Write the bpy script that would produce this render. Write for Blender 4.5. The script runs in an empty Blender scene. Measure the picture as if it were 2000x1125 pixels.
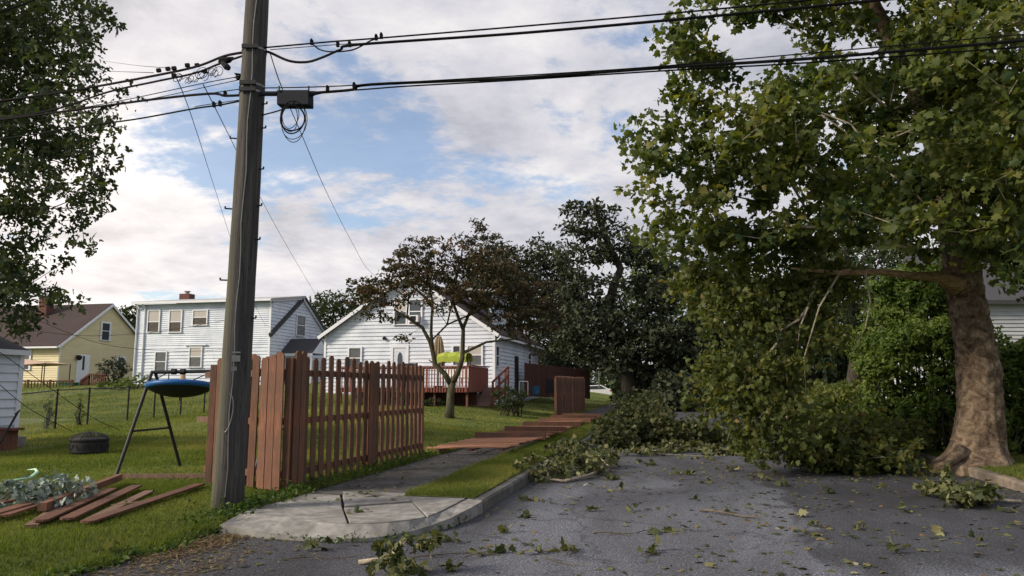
import bpy, bmesh, math, random
import numpy as np
from mathutils import Vector, Matrix

random.seed(7)
rng = np.random.default_rng(7)
R = math.radians
SC = bpy.context.scene
COL = SC.collection

# ------------------------------------------------------------------ camera
F = 1455.0                       # focal length in photo pixels (2000 wide)
TH = R(7.55)
EYE = Vector((0, 0, 1.55))
cam_d = bpy.data.cameras.new('camera')
cam_d.sensor_width = 36.0
cam_d.lens = F / 2000 * 36
cam_d.clip_end = 3000
cam = bpy.data.objects.new('camera', cam_d)
COL.objects.link(cam)
cam.location = EYE
cam.rotation_euler = (math.pi / 2 + TH, 0, 0)
SC.camera = cam

# ------------------------------------------------------------------ light
SUN_DIR = Vector((-0.82, -0.30, 0.50)).normalized()      # towards the sun
sun_d = bpy.data.lights.new('sun', 'SUN')
sun_d.energy = 3.3
sun_d.angle = R(14)
sun_d.color = (1.0, 0.86, 0.68)
sun = bpy.data.objects.new('sun', sun_d)
COL.objects.link(sun)
sun.rotation_euler = SUN_DIR.to_track_quat('Z', 'Y').to_euler()
SC.view_settings.view_transform = 'Standard'
SC.view_settings.look = 'None'
SC.view_settings.gamma = 1
SC.view_settings.exposure = 0.6
SC.view_settings.use_curve_mapping = False

W = bpy.data.worlds.new('World')
SC.world = W
W.use_nodes = True


def build_world():
    nt = W.node_tree
    N, L = nt.nodes, nt.links
    N.clear()
    out = N.new('ShaderNodeOutputWorld')
    sky = N.new('ShaderNodeTexSky')
    sky.sky_type = 'NISHITA'
    sky.sun_disc = False
    sky.sun_elevation = math.asin(SUN_DIR.z)
    sky.sun_rotation = math.atan2(SUN_DIR.x, SUN_DIR.y)
    sky.air_density = 1.0
    sky.dust_density = 0.6
    sky.ozone_density = 2.0
    bg1 = N.new('ShaderNodeBackground')
    bg1.inputs['Strength'].default_value = 0.12
    L.new(sky.outputs[0], bg1.inputs['Color'])
    tc = N.new('ShaderNodeTexCoord')
    sep = N.new('ShaderNodeSeparateXYZ')
    L.new(tc.outputs['Generated'], sep.inputs[0])

    def m(op, a, b=None, clamp=False):
        n = N.new('ShaderNodeMath')
        n.operation = op
        n.use_clamp = clamp
        for i, v in enumerate((a, b)):
            if v is None:
                continue
            if isinstance(v, (int, float)):
                n.inputs[i].default_value = v
            else:
                L.new(v, n.inputs[i])
        return n.outputs[0]
    zz = m('ADD', m('MAXIMUM', sep.outputs['Z'], 0.0), 0.16)
    cx = m('DIVIDE', sep.outputs['X'], zz)
    cy = m('DIVIDE', sep.outputs['Y'], zz)
    com = N.new('ShaderNodeCombineXYZ')
    L.new(cx, com.inputs[0])
    L.new(cy, com.inputs[1])

    def noise(scale, detail, rough, off, dist=0.0):
        mp = N.new('ShaderNodeMapping')
        mp.inputs['Location'].default_value = off
        L.new(com.outputs[0], mp.inputs[0])
        n = N.new('ShaderNodeTexNoise')
        n.inputs['Scale'].default_value = scale
        n.inputs['Detail'].default_value = detail
        n.inputs['Roughness'].default_value = rough
        n.inputs['Distortion'].default_value = dist
        L.new(mp.outputs[0], n.inputs['Vector'])
        return n.outputs['Fac']
    n1 = noise(0.95, 12, 0.62, (3.1, 1.7, 0), 0.25)
    n2 = noise(1.7, 10, 0.60, (9.0, 4.2, 0), 0.2)
    n3 = noise(5.5, 8, 0.65, (1.3, 8.8, 0), 0.1)
    s = m('ADD', m('MULTIPLY', n1, 0.8), m('MULTIPLY', n3, 0.2))
    mr = N.new('ShaderNodeMapRange')
    mr.interpolation_type = 'SMOOTHSTEP'
    mr.inputs['From Min'].default_value = 0.388
    mr.inputs['From Max'].default_value = 0.462
    mr.inputs['To Min'].default_value = 0.22
    L.new(s, mr.inputs['Value'])
    # cloud shading
    ramp = N.new('ShaderNodeValToRGB')
    e = ramp.color_ramp.elements
    e[0].position = 0.33
    e[0].color = (0.235, 0.25, 0.295, 1)
    e[1].position = 0.66
    e[1].color = (0.61, 0.59, 0.59, 1)
    e2 = ramp.color_ramp.elements.new(0.48)
    e2.color = (0.41, 0.41, 0.455, 1)
    L.new(m('ADD', m('MULTIPLY', n2, 0.75), m('MULTIPLY', n3, 0.25)), ramp.inputs[0])
    # brighter, warmer cloud round the sun and low in the west
    dotn = N.new('ShaderNodeVectorMath')
    dotn.operation = 'DOT_PRODUCT'
    gl = Vector((-0.62, 0.77, 0.12)).normalized()
    dotn.inputs[1].default_value = gl
    L.new(tc.outputs['Generated'], dotn.inputs[0])
    glow = m('POWER', m('MAXIMUM', dotn.outputs['Value'], 0.0), 14.0)
    mixc = N.new('ShaderNodeMix')
    mixc.data_type = 'RGBA'
    mixc.blend_type = 'ADD'
    L.new(m('MULTIPLY', glow, 0.55), mixc.inputs[0])
    L.new(ramp.outputs[0], mixc.inputs[6])
    mixc.inputs[7].default_value = (0.62, 0.52, 0.40, 1)
    bg2 = N.new('ShaderNodeBackground')
    bg2.inputs['Strength'].default_value = 1.0
    L.new(mixc.outputs[2], bg2.inputs['Color'])
    mix = N.new('ShaderNodeMixShader')
    L.new(mr.outputs[0], mix.inputs[0])
    L.new(bg1.outputs[0], mix.inputs[1])
    L.new(bg2.outputs[0], mix.inputs[2])
    L.new(mix.outputs[0], out.inputs['Surface'])


build_world()

# ------------------------------------------------------------------ geometry of the place
AL = R(12.4)                                   # the street runs 12.4 deg right of the view
CA, SA = math.cos(AL), math.sin(AL)
US = Vector((SA, CA, 0))                       # along the street
VS = Vector((CA, -SA, 0))                      # across it, to the right


def S(u, v, z=0.0):
    return US * u + VS * v + Vector((0, 0, z))


def uv_of(x, y):
    return x * SA + y * CA, x * CA - y * SA


def sst(x, a, b):
    t = np.clip((x - a) / (b - a), 0, 1)
    return t * t * (3 - 2 * t)


def road_z(u):
    return 0.006 * np.maximum(0, u - 32)


def G_uv(u, v):
    """ground height; numpy friendly"""
    u = np.asarray(u, float)
    v = np.asarray(v, float)
    left = 0.16 + 0.55 * sst(u, 12, 32) * sst(-v, 5.3, 10) + 1.0 * sst(u, 25, 43) * sst(-v, 11, 22)
    left = left + 0.03 * np.sin(u * .9 + v * .5) * sst(-v, 5.5, 8)
    edge = 1 - sst(u, 7.2, 8.6)
    left = left - edge * 0.15 * (1 - sst(-v, 4.8, 5.7))
    right = 0.15 + 0.25 * sst(v, 6, 14)
    z = np.where(v < -2.45, left, np.where(v > 4.95, right, 0.0))
    z = np.where((v > -4.85) & (v < -2.45) & (u < 7.5), 0.0, z)
    return z + road_z(u)


def G(x, y):
    return float(G_uv(*uv_of(x, y)))


def ray(px, py):
    r = (px - 1000) / F
    up = -(py - 562.5) / F
    d = Vector((r, math.cos(TH) - up * math.sin(TH), math.sin(TH) + up * math.cos(TH)))
    return d


def PD(px, py, Y):
    d = ray(px, py)
    return EYE + d * (Y / d.y)


def PZ(px, py, z):
    d = ray(px, py)
    return EYE + d * ((z - EYE.z) / d.z)


def hit(px, py, tmax=120):
    d = ray(px, py)
    t = 3.0
    while t < tmax:
        p = EYE + d * t
        if p.z <= G(p.x, p.y):
            return Vector((p.x, p.y, G(p.x, p.y)))
        t += 0.03 + t * 0.001
    p = EYE + d * tmax
    return Vector((p.x, p.y, G(p.x, p.y)))


# ------------------------------------------------------------------ object helpers
ORI = {}


def tag(o, label=None, cat=None, group=None, kind=None):
    if label:
        o['label'] = label
    if cat:
        o['category'] = cat
    if group:
        o['group'] = group
    if kind:
        o['kind'] = kind
    return o


def thing(name, loc, label, cat, group=None):
    o = bpy.data.objects.new(name, None)
    o.empty_display_size = 0.2
    COL.objects.link(o)
    o.location = loc
    ORI[o] = Vector(loc)
    return tag(o, label, cat, group)


def link(name, me, parent=None, origin=None):
    o = bpy.data.objects.new(name, me)
    COL.objects.link(o)
    if parent is not None:
        o.parent = parent
        ORI[o] = ORI[parent]
    else:
        o.location = origin or (0, 0, 0)
        ORI[o] = Vector(origin or (0, 0, 0))
    return o


class MB:
    """collects shapes in world space"""

    def __init__(s):
        s.v = []
        s.f = []

    def poly(s, pts):
        i = len(s.v)
        s.v += [tuple(p) for p in pts]
        s.f.append(tuple(range(i, i + len(pts))))
        return s

    def prism(s, pts, vec):
        n = len(pts)
        i = len(s.v)
        vec = Vector(vec)
        a = [Vector(p) for p in pts]
        s.v += [tuple(p) for p in a] + [tuple(p + vec) for p in a]
        nrm = Vector((0, 0, 0))
        for k in range(n):
            nrm += a[k].cross(a[(k + 1) % n])
        fl = nrm.dot(vec) > 0
        lo = tuple(range(i, i + n))
        hi = tuple(range(i + n, i + 2 * n))
        s.f.append(lo[::-1] if fl else lo)
        s.f.append(hi if fl else hi[::-1])
        for k in range(n):
            k2 = (k + 1) % n
            q = (i + k, i + k2, i + n + k2, i + n + k)
            s.f.append(q if fl else q[::-1])
        return s

    def box(s, o, ex, ey, ez):
        """corner o and three edge vectors"""
        o, ex, ey, ez = Vector(o), Vector(ex), Vector(ey), Vector(ez)
        return s.prism([o, o + ex, o + ex + ey, o + ey], ez)

    def beam(s, p0, p1, w, t, up=Vector((0, 0, 1))):
        p0, p1 = Vector(p0), Vector(p1)
        d = (p1 - p0).normalized()
        a = d.cross(up)
        if a.length < 1e-4:
            a = d.cross(Vector((1, 0, 0)))
        a.normalize()
        b = a.cross(d).normalized()
        o = p0 - a * w / 2 - b * t / 2
        return s.box(o, a * w, b * t, p1 - p0)

    def tube(s, pts, rad, n=8, cap=True, jit=0.0):
        pts = [Vector(p) for p in pts]
        if isinstance(rad, (int, float)):
            rad = [rad] * len(pts)
        i0 = len(s.v)
        prev = None
        for k, p in enumerate(pts):
            d = (pts[min(k + 1, len(pts) - 1)] - pts[max(k - 1, 0)])
            if d.length < 1e-9:
                d = Vector((0, 0, 1))
            d.normalize()
            if prev is None:
                a = d.orthogonal().normalized()
            else:
                a = prev - d * prev.dot(d)
                if a.length < 1e-6:
                    a = d.orthogonal()
                a.normalize()
            prev = a
            b = d.cross(a)
            for j in range(n):
                t = 2 * math.pi * j / n
                r = rad[k] * (1 + (random.uniform(-jit, jit) if jit else 0))
                s.v.append(tuple(p + (a * math.cos(t) + b * math.sin(t)) * r))
        for k in range(len(pts) - 1):
            for j in range(n):
                a0 = i0 + k * n + j
                a1 = i0 + k * n + (j + 1) % n
                s.f.append((a0, a1, a1 + n, a0 + n))
        if cap:
            s.f.append(tuple(range(i0, i0 + n))[::-1])
            e = i0 + (len(pts) - 1) * n
            s.f.append(tuple(range(e, e + n)))
        return s

    def build(s, name, mat, parent=None, origin=None, smooth=False):
        o0 = ORI[parent] if parent is not None else Vector(origin) if origin is not None else Vector((0, 0, 0))
        me = bpy.data.meshes.new(name)
        me.from_pydata([(x - o0.x, y - o0.y, z - o0.z) for x, y, z in s.v], [], s.f)
        me.materials.append(mat)
        if smooth:
            me.polygons.foreach_set('use_smooth', [True] * len(me.polygons))
        me.update()
        return link(name, me, parent, tuple(o0) if parent is None else None)


def np_mesh(name, V, Fc, mat, parent=None, origin=(0, 0, 0), attr=None, smooth=False):
    """V (n,3), Fc (m,k) arrays"""
    o0 = np.array(ORI[parent] if parent is not None else origin, float)
    V = (V - o0).astype(np.float32)
    me = bpy.data.meshes.new(name)
    n, (m_, k) = len(V), Fc.shape
    me.vertices.add(n)
    me.vertices.foreach_set('co', V.ravel())
    me.loops.add(m_ * k)
    me.loops.foreach_set('vertex_index', Fc.astype(np.int32).ravel())
    me.polygons.add(m_)
    me.polygons.foreach_set('loop_start', np.arange(0, m_ * k, k, dtype=np.int32))
    me.polygons.foreach_set('loop_total', np.full(m_, k, dtype=np.int32))
    if attr is not None:
        a = me.attributes.new('rnd', 'FLOAT', 'POINT')
        a.data.foreach_set('value', attr.astype(np.float32))
    me.materials.append(mat)
    me.update(calc_edges=True)
    if smooth:
        me.polygons.foreach_set('use_smooth', [True] * m_)
    return link(name, me, parent, None if parent is not None else tuple(o0))


# ------------------------------------------------------------------ materials
def nodes_of(name):
    m = bpy.data.materials.new(name)
    m.use_nodes = True
    nt = m.node_tree
    b = nt.nodes['Principled BSDF']
    return m, nt.nodes, nt.links, b


def noise_node(N, L, scale, detail=5, rough=.55, stretch=(1, 1, 1), dist=0, obj=True):
    tc = N.new('ShaderNodeTexCoord')
    mp = N.new('ShaderNodeMapping')
    mp.inputs['Scale'].default_value = stretch
    L.new(tc.outputs['Object'], mp.inputs[0])
    n = N.new('ShaderNodeTexNoise')
    n.inputs['Scale'].default_value = scale
    n.inputs['Detail'].default_value = detail
    n.inputs['Roughness'].default_value = rough
    n.inputs['Distortion'].default_value = dist
    L.new(mp.outputs[0], n.inputs['Vector'])
    return n


def ramp_node(N, L, src, stops):
    r = N.new('ShaderNodeValToRGB')
    el = r.color_ramp.elements
    el[0].position, el[0].color = stops[0][0], (*stops[0][1], 1)
    el[1].position, el[1].color = stops[-1][0], (*stops[-1][1], 1)
    for p, c in stops[1:-1]:
        e = el.new(p)
        e.color = (*c, 1)
    L.new(src, r.inputs[0])
    return r


def mixrgb(N, L, fac, a, b, mode='MIX'):
    n = N.new('ShaderNodeMix')
    n.data_type = 'RGBA'
    n.blend_type = mode
    for i, v in ((0, fac), (6, a), (7, b)):
        if isinstance(v, (int, float)):
            n.inputs[i].default_value = v
        elif isinstance(v, tuple):
            n.inputs[i].default_value = (*v, 1)
        else:
            L.new(v, n.inputs[i])
    return n.outputs[2]


def add_bump(N, L, b, src, strength=.3, dist=.02):
    bp = N.new('ShaderNodeBump')
    bp.inputs['Strength'].default_value = strength
    bp.inputs['Distance'].default_value = dist
    L.new(src, bp.inputs['Height'])
    L.new(bp.outputs[0], b.inputs['Normal'])


def mat_noise(name, c1, c2, scale=4, rough=.7, stretch=(1, 1, 1), bump=.2, detail=6, c3=None, metal=0, big=None, objrand=0.0, spec=.3):
    m, N, L, b = nodes_of(name)
    n = noise_node(N, L, scale, detail, .6, stretch)
    if objrand:
        oi0 = N.new('ShaderNodeObjectInfo')
        vm = N.new('ShaderNodeVectorMath')
        vm.operation = 'SCALE'
        vm.inputs[0].default_value = (17, 11, 23)
        L.new(oi0.outputs['Random'], vm.inputs['Scale'])
        L.new(vm.outputs[0], n.inputs['Vector'].links[0].from_node.inputs['Location'])
    st = [(.3, c1), (.7, c2)] if c3 is None else [(.28, c1), (.5, c2), (.72, c3)]
    col = ramp_node(N, L, n.outputs['Fac'], st).outputs[0]
    if big:
        n2 = noise_node(N, L, big[0], 4, .6)
        r2 = ramp_node(N, L, n2.outputs['Fac'], [(.4, (0, 0, 0)), (.62, (1, 1, 1))])
        col = mixrgb(N, L, r2.outputs[0], col, big[1])
    if objrand:
        oi = N.new('ShaderNodeObjectInfo')
        hs = N.new('ShaderNodeHueSaturation')
        mr = N.new('ShaderNodeMapRange')
        mr.inputs['To Min'].default_value = 1 - objrand
        mr.inputs['To Max'].default_value = 1 + objrand
        L.new(oi.outputs['Random'], mr.inputs[0])
        L.new(mr.outputs[0], hs.inputs['Value'])
        L.new(col, hs.inputs['Color'])
        col = hs.outputs[0]
    L.new(col, b.inputs['Base Color'])
    b.inputs['Roughness'].default_value = rough
    b.inputs['Metallic'].default_value = metal
    b.inputs['Specular IOR Level'].default_value = spec
    if bump:
        add_bump(N, L, b, n.outputs['Fac'], bump)
    return m


def mat_leaf(name, stops, trans=.35, rough=.55, tcol=None):
    m, N, L, b = nodes_of(name)
    at = N.new('ShaderNodeAttribute')
    at.attribute_name = 'rnd'
    r = ramp_node(N, L, at.outputs['Fac'], stops)
    b.inputs['Roughness'].default_value = rough
    b.inputs['Specular IOR Level'].default_value = .2
    L.new(r.outputs[0], b.inputs['Base Color'])
    tr = N.new('ShaderNodeBsdfTranslucent')
    tint = mixrgb(N, L, 1.0, r.outputs[0], tcol or (1.7, 1.6, .6), 'MULTIPLY')
    L.new(tint, tr.inputs['Color'])
    mx = N.new('ShaderNodeMixShader')
    mx.inputs[0].default_value = trans
    L.new(b.outputs[0], mx.inputs[1])
    L.new(tr.outputs[0], mx.inputs[2])
    L.new(mx.outputs[0], N['Material Output'].inputs['Surface'])
    return m


M = {}
M['fence'] = mat_noise('fence_wood', (.080, .038, .025), (.155, .070, .043), 9, .8, (6, 6, .45), .45, c3=(.235, .112, .072), big=(1.6, (.095, .056, .041)), objrand=.25)
M['fence_inner'] = mat_noise('less_weathered_fence_wood', (.14, .062, .036), (.24, .115, .068), 9, .8, (6, 6, .45), .3, c3=(.33, .17, .105), objrand=.3)
M['fence_old'] = mat_noise('weathered_wood', (.10, .06, .045), (.20, .13, .095), 8, .85, (5, 5, .6), .3, objrand=.15)
M['deck'] = mat_noise('deck_stain', (.15, .050, .037), (.23, .082, .060), 7, .7, (3, 3, 1), .15, objrand=.1)
M['darkwood'] = mat_noise('dark_fence_wood', (.045, .02, .016), (.085, .036, .027), 8, .8, (5, 5, .5), .2, objrand=.2)
M['brownwood'] = mat_noise('brown_deck_wood', (.10, .045, .03), (.17, .075, .05), 6, .8, (3, 3, 1), .2)
M['white_siding'] = mat_noise('white_siding', (.57, .63, .73), (.67, .73, .81), 1.2, .55, (.6, .6, 2), .05, big=(.9, (.51, .57, .67)))
M['white_trim'] = mat_noise('white_trim', (.66, .70, .77), (.74, .77, .82), 3, .5, bump=.03)
M['yellow_siding'] = mat_noise('yellow_siding', (.60, .53, .33), (.68, .61, .39), 1.5, .6, (.5, .5, 2), .05)
M['roof_brown'] = mat_noise('brown_shingles', (.034, .026, .026), (.062, .045, .043), 14, .95, (1, 1, 3), .4, big=(.6, (.055, .04, .042)))
M['roof_dark'] = mat_noise('dark_shingles', (.035, .036, .042), (.075, .075, .085), 16, .95, (1, 1, 3), .4)
M['roof_grey'] = mat_noise('grey_roof', (.30, .31, .33), (.42, .42, .43), 4, .8)
M['grey_siding'] = mat_noise('grey_siding', (.34, .36, .39), (.44, .46, .49), 3, .7, (.5, .5, 2), .1)
M['dark'] = mat_noise('dark_metal', (.018, .019, .022), (.035, .036, .04), 8, .5, metal=.3, bump=.05)
M['cable'] = mat_noise('cable_black', (.005, .005, .006), (.009, .009, .011), 5, .75, bump=0, spec=.08)
M['boxgrey'] = mat_noise('grey_plastic', (.016, .018, .025), (.024, .027, .036), 3, .75, bump=.03, spec=.08)
M['galv'] = mat_noise('galvanised_wire', (.16, .17, .17), (.25, .26, .26), 5, .5, metal=.6, bump=0)
M['blue'] = mat_noise('blue_vinyl', (.012, .085, .27), (.018, .115, .34), 5, .45, bump=.05)
M['black_net'] = mat_noise('black_fabric', (.012, .013, .016), (.025, .026, .03), 20, .8)
M['lime'] = mat_noise('lime_fabric', (.26, .33, .04), (.34, .40, .06), 5, .7, bump=.1)
M['beige'] = mat_noise('beige_fabric', (.30, .235, .16), (.40, .32, .23), 4, .85, (4, 4, .5), .3)
M['plastic_white'] = mat_noise('white_plastic', (.72, .73, .75), (.78, .79, .8), 4, .4, bump=0)
M['greenplastic'] = mat_noise('green_plastic', (.02, .12, .05), (.03, .16, .07), 4, .5, bump=0)
M['mint'] = mat_noise('mint_plastic', (.42, .70, .52), (.5, .78, .6), 4, .4, bump=0)
M['kerb'] = mat_noise('kerb_concrete', (.06, .058, .055), (.19, .185, .175), 8, .9, (1, 1, 1), .5, detail=9, big=(1.5, (.085, .082, .078)))
M['kerb_warm'] = mat_noise('worn_kerb_concrete', (.17, .14, .11), (.30, .25, .20), 6, .9, (1, 1, 1), .5, big=(1.4, (.11, .095, .08)))
M['brick'] = mat_noise('chimney_brick', (.09, .04, .035), (.15, .07, .055), 12, .9, (1, 1, 3), .4)
M['carwhite'] = mat_noise('car_paint', (.72, .73, .76), (.76, .77, .79), 2, .25, bump=0, spec=.5)
M['red_lamp'] = mat_noise('red_lens', (.30, .012, .012), (.36, .02, .015), 3, .3, bump=0)
M['rubber'] = mat_noise('rubber', (.012, .012, .012), (.022, .022, .022), 8, .8)
M['tan'] = mat_noise('tan_canvas', (.42, .30, .22), (.5, .37, .28), 4, .8)
M['brushblue'] = mat_noise('blue_plastic', (.02, .10, .20), (.03, .13, .26), 3, .5, bump=0)
M['dirt'] = mat_noise('bare_soil', (.05, .042, .034), (.10, .085, .068), 7, .95, bump=.6)


def mat_glass(name, c=(.05, .06, .07)):
    m, N, L, b = nodes_of(name)
    b.inputs['Base Color'].default_value = (*c, 1)
    b.inputs['Roughness'].default_value = .08
    b.inputs['Specular IOR Level'].default_value = .7
    n = noise_node(N, L, 2.5, 2)
    add_bump(N, L, b, n.outputs['Fac'], .06, .05)
    return m


M['glass'] = mat_glass('window_glass')
M['blind'] = mat_noise('cream_blind', (.44, .42, .40), (.52, .50, .47), 3, .8, (1, 1, 8), .05)
M['curtain'] = mat_noise('dull_curtain', (.14, .115, .09), (.24, .20, .16), 6, .9, (5, 5, .5), .2)


def mat_asphalt():
    m, N, L, b = nodes_of('asphalt')
    fine = noise_node(N, L, 48, 4, .75)
    grit = noise_node(N, L, 13, 5, .75)
    big = noise_node(N, L, .42, 5, .6, (1.0, .45, 1), .6)
    big2 = noise_node(N, L, 1.3, 6, .65, (1, .5, 1), .8)
    c = ramp_node(N, L, fine.outputs['Fac'], [(.36, (.030, .033, .042)), (.48, (.100, .108, .132)), (.58, (.19, .20, .235)), (.66, (.50, .515, .56))]).outputs[0]
    g = ramp_node(N, L, grit.outputs['Fac'], [(.35, (.68, .68, .68)), (.65, (1.25, 1.25, 1.25))]).outputs[0]
    c = mixrgb(N, L, .7, c, g, 'MULTIPLY')
    # darker resurfaced / damp areas with soft ragged outline, right-hand lane mostly
    tc = N.new('ShaderNodeTexCoord')
    sp = N.new('ShaderNodeSeparateXYZ')
    L.new(tc.outputs['Object'], sp.inputs[0])          # object space of the road: x = v, y = u

    def mth(op, a, b_=None):
        n = N.new('ShaderNodeMath')
        n.operation = op
        for i, v in enumerate((a, b_)):
            if v is None:
                continue
            if isinstance(v, (int, float)):
                n.inputs[i].default_value = v
            else:
                L.new(v, n.inputs[i])
        return n.outputs[0]
    lane = N.new('ShaderNodeMapRange')
    lane.interpolation_type = 'SMOOTHSTEP'
    lane.inputs['From Min'].default_value = 1.05
    lane.inputs['From Max'].default_value = 1.35
    L.new(mth('ADD', sp.outputs['X'], mth('MULTIPLY', mth('SUBTRACT', big2.outputs['Fac'], .5), 2.2)), lane.inputs[0])
    near = N.new('ShaderNodeMapRange')
    near.interpolation_type = 'SMOOTHSTEP'
    near.inputs['From Min'].default_value = 6.3
    near.inputs['From Max'].default_value = 7.4
    L.new(mth('ADD', sp.outputs['Y'], mth('MULTIPLY', mth('SUBTRACT', big.outputs['Fac'], .5), 4.5)), near.inputs[0])
    patch = mth('MULTIPLY', lane.outputs[0], near.outputs[0])
    far = N.new('ShaderNodeMapRange')
    far.interpolation_type = 'SMOOTHSTEP'
    far.inputs['From Min'].default_value = 10.5
    far.inputs['From Max'].default_value = 14
    L.new(mth('ADD', sp.outputs['Y'], mth('MULTIPLY', mth('SUBTRACT', big2.outputs['Fac'], .5), 7)), far.inputs[0])
    gut = N.new('ShaderNodeMapRange')
    gut.interpolation_type = 'SMOOTHSTEP'
    gut.inputs['From Min'].default_value = -1.7
    gut.inputs['From Max'].default_value = -2.15
    L.new(mth('ADD', sp.outputs['X'], mth('MULTIPLY', mth('SUBTRACT', big2.outputs['Fac'], .5), .8)), gut.inputs[0])
    streak = ramp_node(N, L, big2.outputs['Fac'], [(.44, (0, 0, 0)), (.60, (1, 1, 1))]).outputs[0]
    allp = mth('MAXIMUM', patch, mth('MULTIPLY', far.outputs[0], .7))
    allp = mth('MAXIMUM', allp, mth('MULTIPLY', gut.outputs[0], .9))
    allp = mth('MULTIPLY', allp, mth('ADD', .8, mth('MULTIPLY', streak, .2)))
    dark = mixrgb(N, L, 1.0, c, (.36, .355, .36), 'MULTIPLY')
    c = mixrgb(N, L, allp, c, dark)
    blot = ramp_node(N, L, big.outputs['Fac'], [(.44, (0, 0, 0)), (.58, (.9, .9, .9))]).outputs[0]
    c = mixrgb(N, L, blot, c, mixrgb(N, L, 1.0, c, (.6, .58, .57), 'MULTIPLY'))
    # cracks
    vo = N.new('ShaderNodeTexVoronoi')
    vo.feature = 'DISTANCE_TO_EDGE'
    vo.inputs['Scale'].default_value = .42
    wp = N.new('ShaderNodeVectorMath')
    wn = noise_node(N, L, 2.2, 5)
    wp.operation = 'MULTIPLY_ADD'
    wp.inputs[1].default_value = (.9, .9, 0)
    L.new(wn.outputs['Color'], wp.inputs[0])
    L.new(tc.outputs['Object'], wp.inputs[2])
    L.new(wp.outputs[0], vo.inputs['Vector'])
    cr = ramp_node(N, L, vo.outputs['Distance'], [(.0, (1, 1, 1)), (.009, (0, 0, 0))]).outputs[0]
    c = mixrgb(N, L, mth('MULTIPLY', cr, .6), c, (.02, .02, .022))
    L.new(c, b.inputs['Base Color'])
    b.inputs['Roughness'].default_value = .82
    b.inputs['Specular IOR Level'].default_value = .3
    add_bump(N, L, b, fine.outputs['Fac'], .6, .01)
    return m


M['asphalt'] = mat_asphalt()
M['path'] = mat_noise('dirty_pavement', (.028, .027, .027), (.085, .08, .076), 11, .95, (1, 1, 1), .6, detail=9, big=(2.2, (.095, .09, .086)))
M['concrete'] = mat_noise('concrete', (.10, .098, .094), (.27, .265, .255), 6, .95, (1, 1, 1), .6, c3=(.36, .355, .345), big=(3.2, (.165, .16, .152)), detail=13)
M['soilgrass'] = mat_noise('turf_base', (.045, .065, .014), (.105, .135, .028), 7, .95, (1, 1, 1), .7, c3=(.07, .095, .02), big=(.35, (.12, .14, .03)))


def mat_pole():
    m, N, L, b = nodes_of('pole_wood')
    n = noise_node(N, L, 5, 8, .65, (5, 5, .16), .3)
    c = ramp_node(N, L, n.outputs['Fac'], [(.3, (.018, .017, .017)), (.5, (.047, .044, .043)), (.7, (.092, .087, .082))]).outputs[0]
    k = noise_node(N, L, 30, 3, .6, (2, 2, .15))
    ck = ramp_node(N, L, k.outputs['Fac'], [(.30, (.25, .25, .25)), (.42, (1, 1, 1))]).outputs[0]
    c = mixrgb(N, L, 1.0, c, ck, 'MULTIPLY')
    # green algae on the weather side
    tc = N.new('ShaderNodeTexCoord')
    sp = N.new('ShaderNodeSeparateXYZ')
    L.new(tc.outputs['Object'], sp.inputs[0])
    n2 = noise_node(N, L, 1.4, 4, .6, (2, 2, .4))
    ad = N.new('ShaderNodeMath')
    ad.operation = 'MULTIPLY_ADD'
    ad.inputs[1].default_value = .22
    L.new(n2.outputs['Fac'], ad.inputs[0])
    L.new(sp.outputs['X'], ad.inputs[2])
    mr = N.new('ShaderNodeMapRange')
    mr.inputs['From Min'].default_value = .10
    mr.inputs['From Max'].default_value = -.02
    L.new(ad.outputs[0], mr.inputs[0])
    mu = N.new('ShaderNodeMath')
    mu.operation = 'MULTIPLY'
    mu.inputs[1].default_value = .6
    L.new(mr.outputs[0], mu.inputs[0])
    c = mixrgb(N, L, mu.outputs[0], c, (.105, .108, .062))
    L.new(c, b.inputs['Base Color'])
    b.inputs['Roughness'].default_value = .9
    add_bump(N, L, b, n.outputs['Fac'], .6, .02)
    return m


def mat_bark(name, c1, c2, c3, scale=3, stretch=(1, 1, 2.2), bump=.8):
    m, N, L, b = nodes_of(name)
    n = noise_node(N, L, scale, 8, .65, stretch, .6)
    c = ramp_node(N, L, n.outputs['Fac'], [(.32, c1), (.5, c2), (.68, c3)]).outputs[0]
    k = noise_node(N, L, scale * 6, 5, .6, (1, 1, .5))
    ck = ramp_node(N, L, k.outputs['Fac'], [(.3, (.55, .55, .55)), (.6, (1.1, 1.1, 1.1))]).outputs[0]
    c = mixrgb(N, L, .8, c, ck, 'MULTIPLY')
    L.new(c, b.inputs['Base Color'])
    b.inputs['Roughness'].default_value = .9
    b.inputs['Specular IOR Level'].default_value = .2
    add_bump(N, L, b, n.outputs['Fac'], bump, .05)
    return m


M['pole'] = mat_pole()
M['syc_bark'] = mat_bark('sycamore_bark', (.022, .016, .012), (.13, .095, .066), (.27, .21, .15), 4.2, (1, 1, 1.3), 1.0)
M['syc_limb'] = mat_bark('pale_sycamore_bark', (.16, .14, .10), (.34, .30, .23), (.46, .42, .33), 4, (1, 1, 1), .3)
M['torn'] = mat_bark('torn_wood', (.13, .085, .05), (.30, .205, .125), (.46, .34, .22), 6, (.5, 6, 6), .8)
M['bark'] = mat_bark('dark_bark', (.022, .019, .016), (.05, .043, .036), (.085, .075, .062), 5, (2, 2, .5))
M['maple_bark'] = mat_bark('maple_bark', (.03, .03, .02), (.075, .07, .045), (.12, .115, .07), 5, (2, 2, .5), .5)
M['twig'] = mat_bark('twig_bark', (.05, .04, .03), (.11, .09, .065), (.17, .145, .11), 6, (1, 1, 1), .2)
M['syc_leaf'] = mat_leaf('sycamore_leaf', [(0, (.030, .054, .020)), (.45, (.080, .108, .031)), (.85, (.140, .162, .046)), (1, (.20, .185, .06))], .46)
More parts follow.
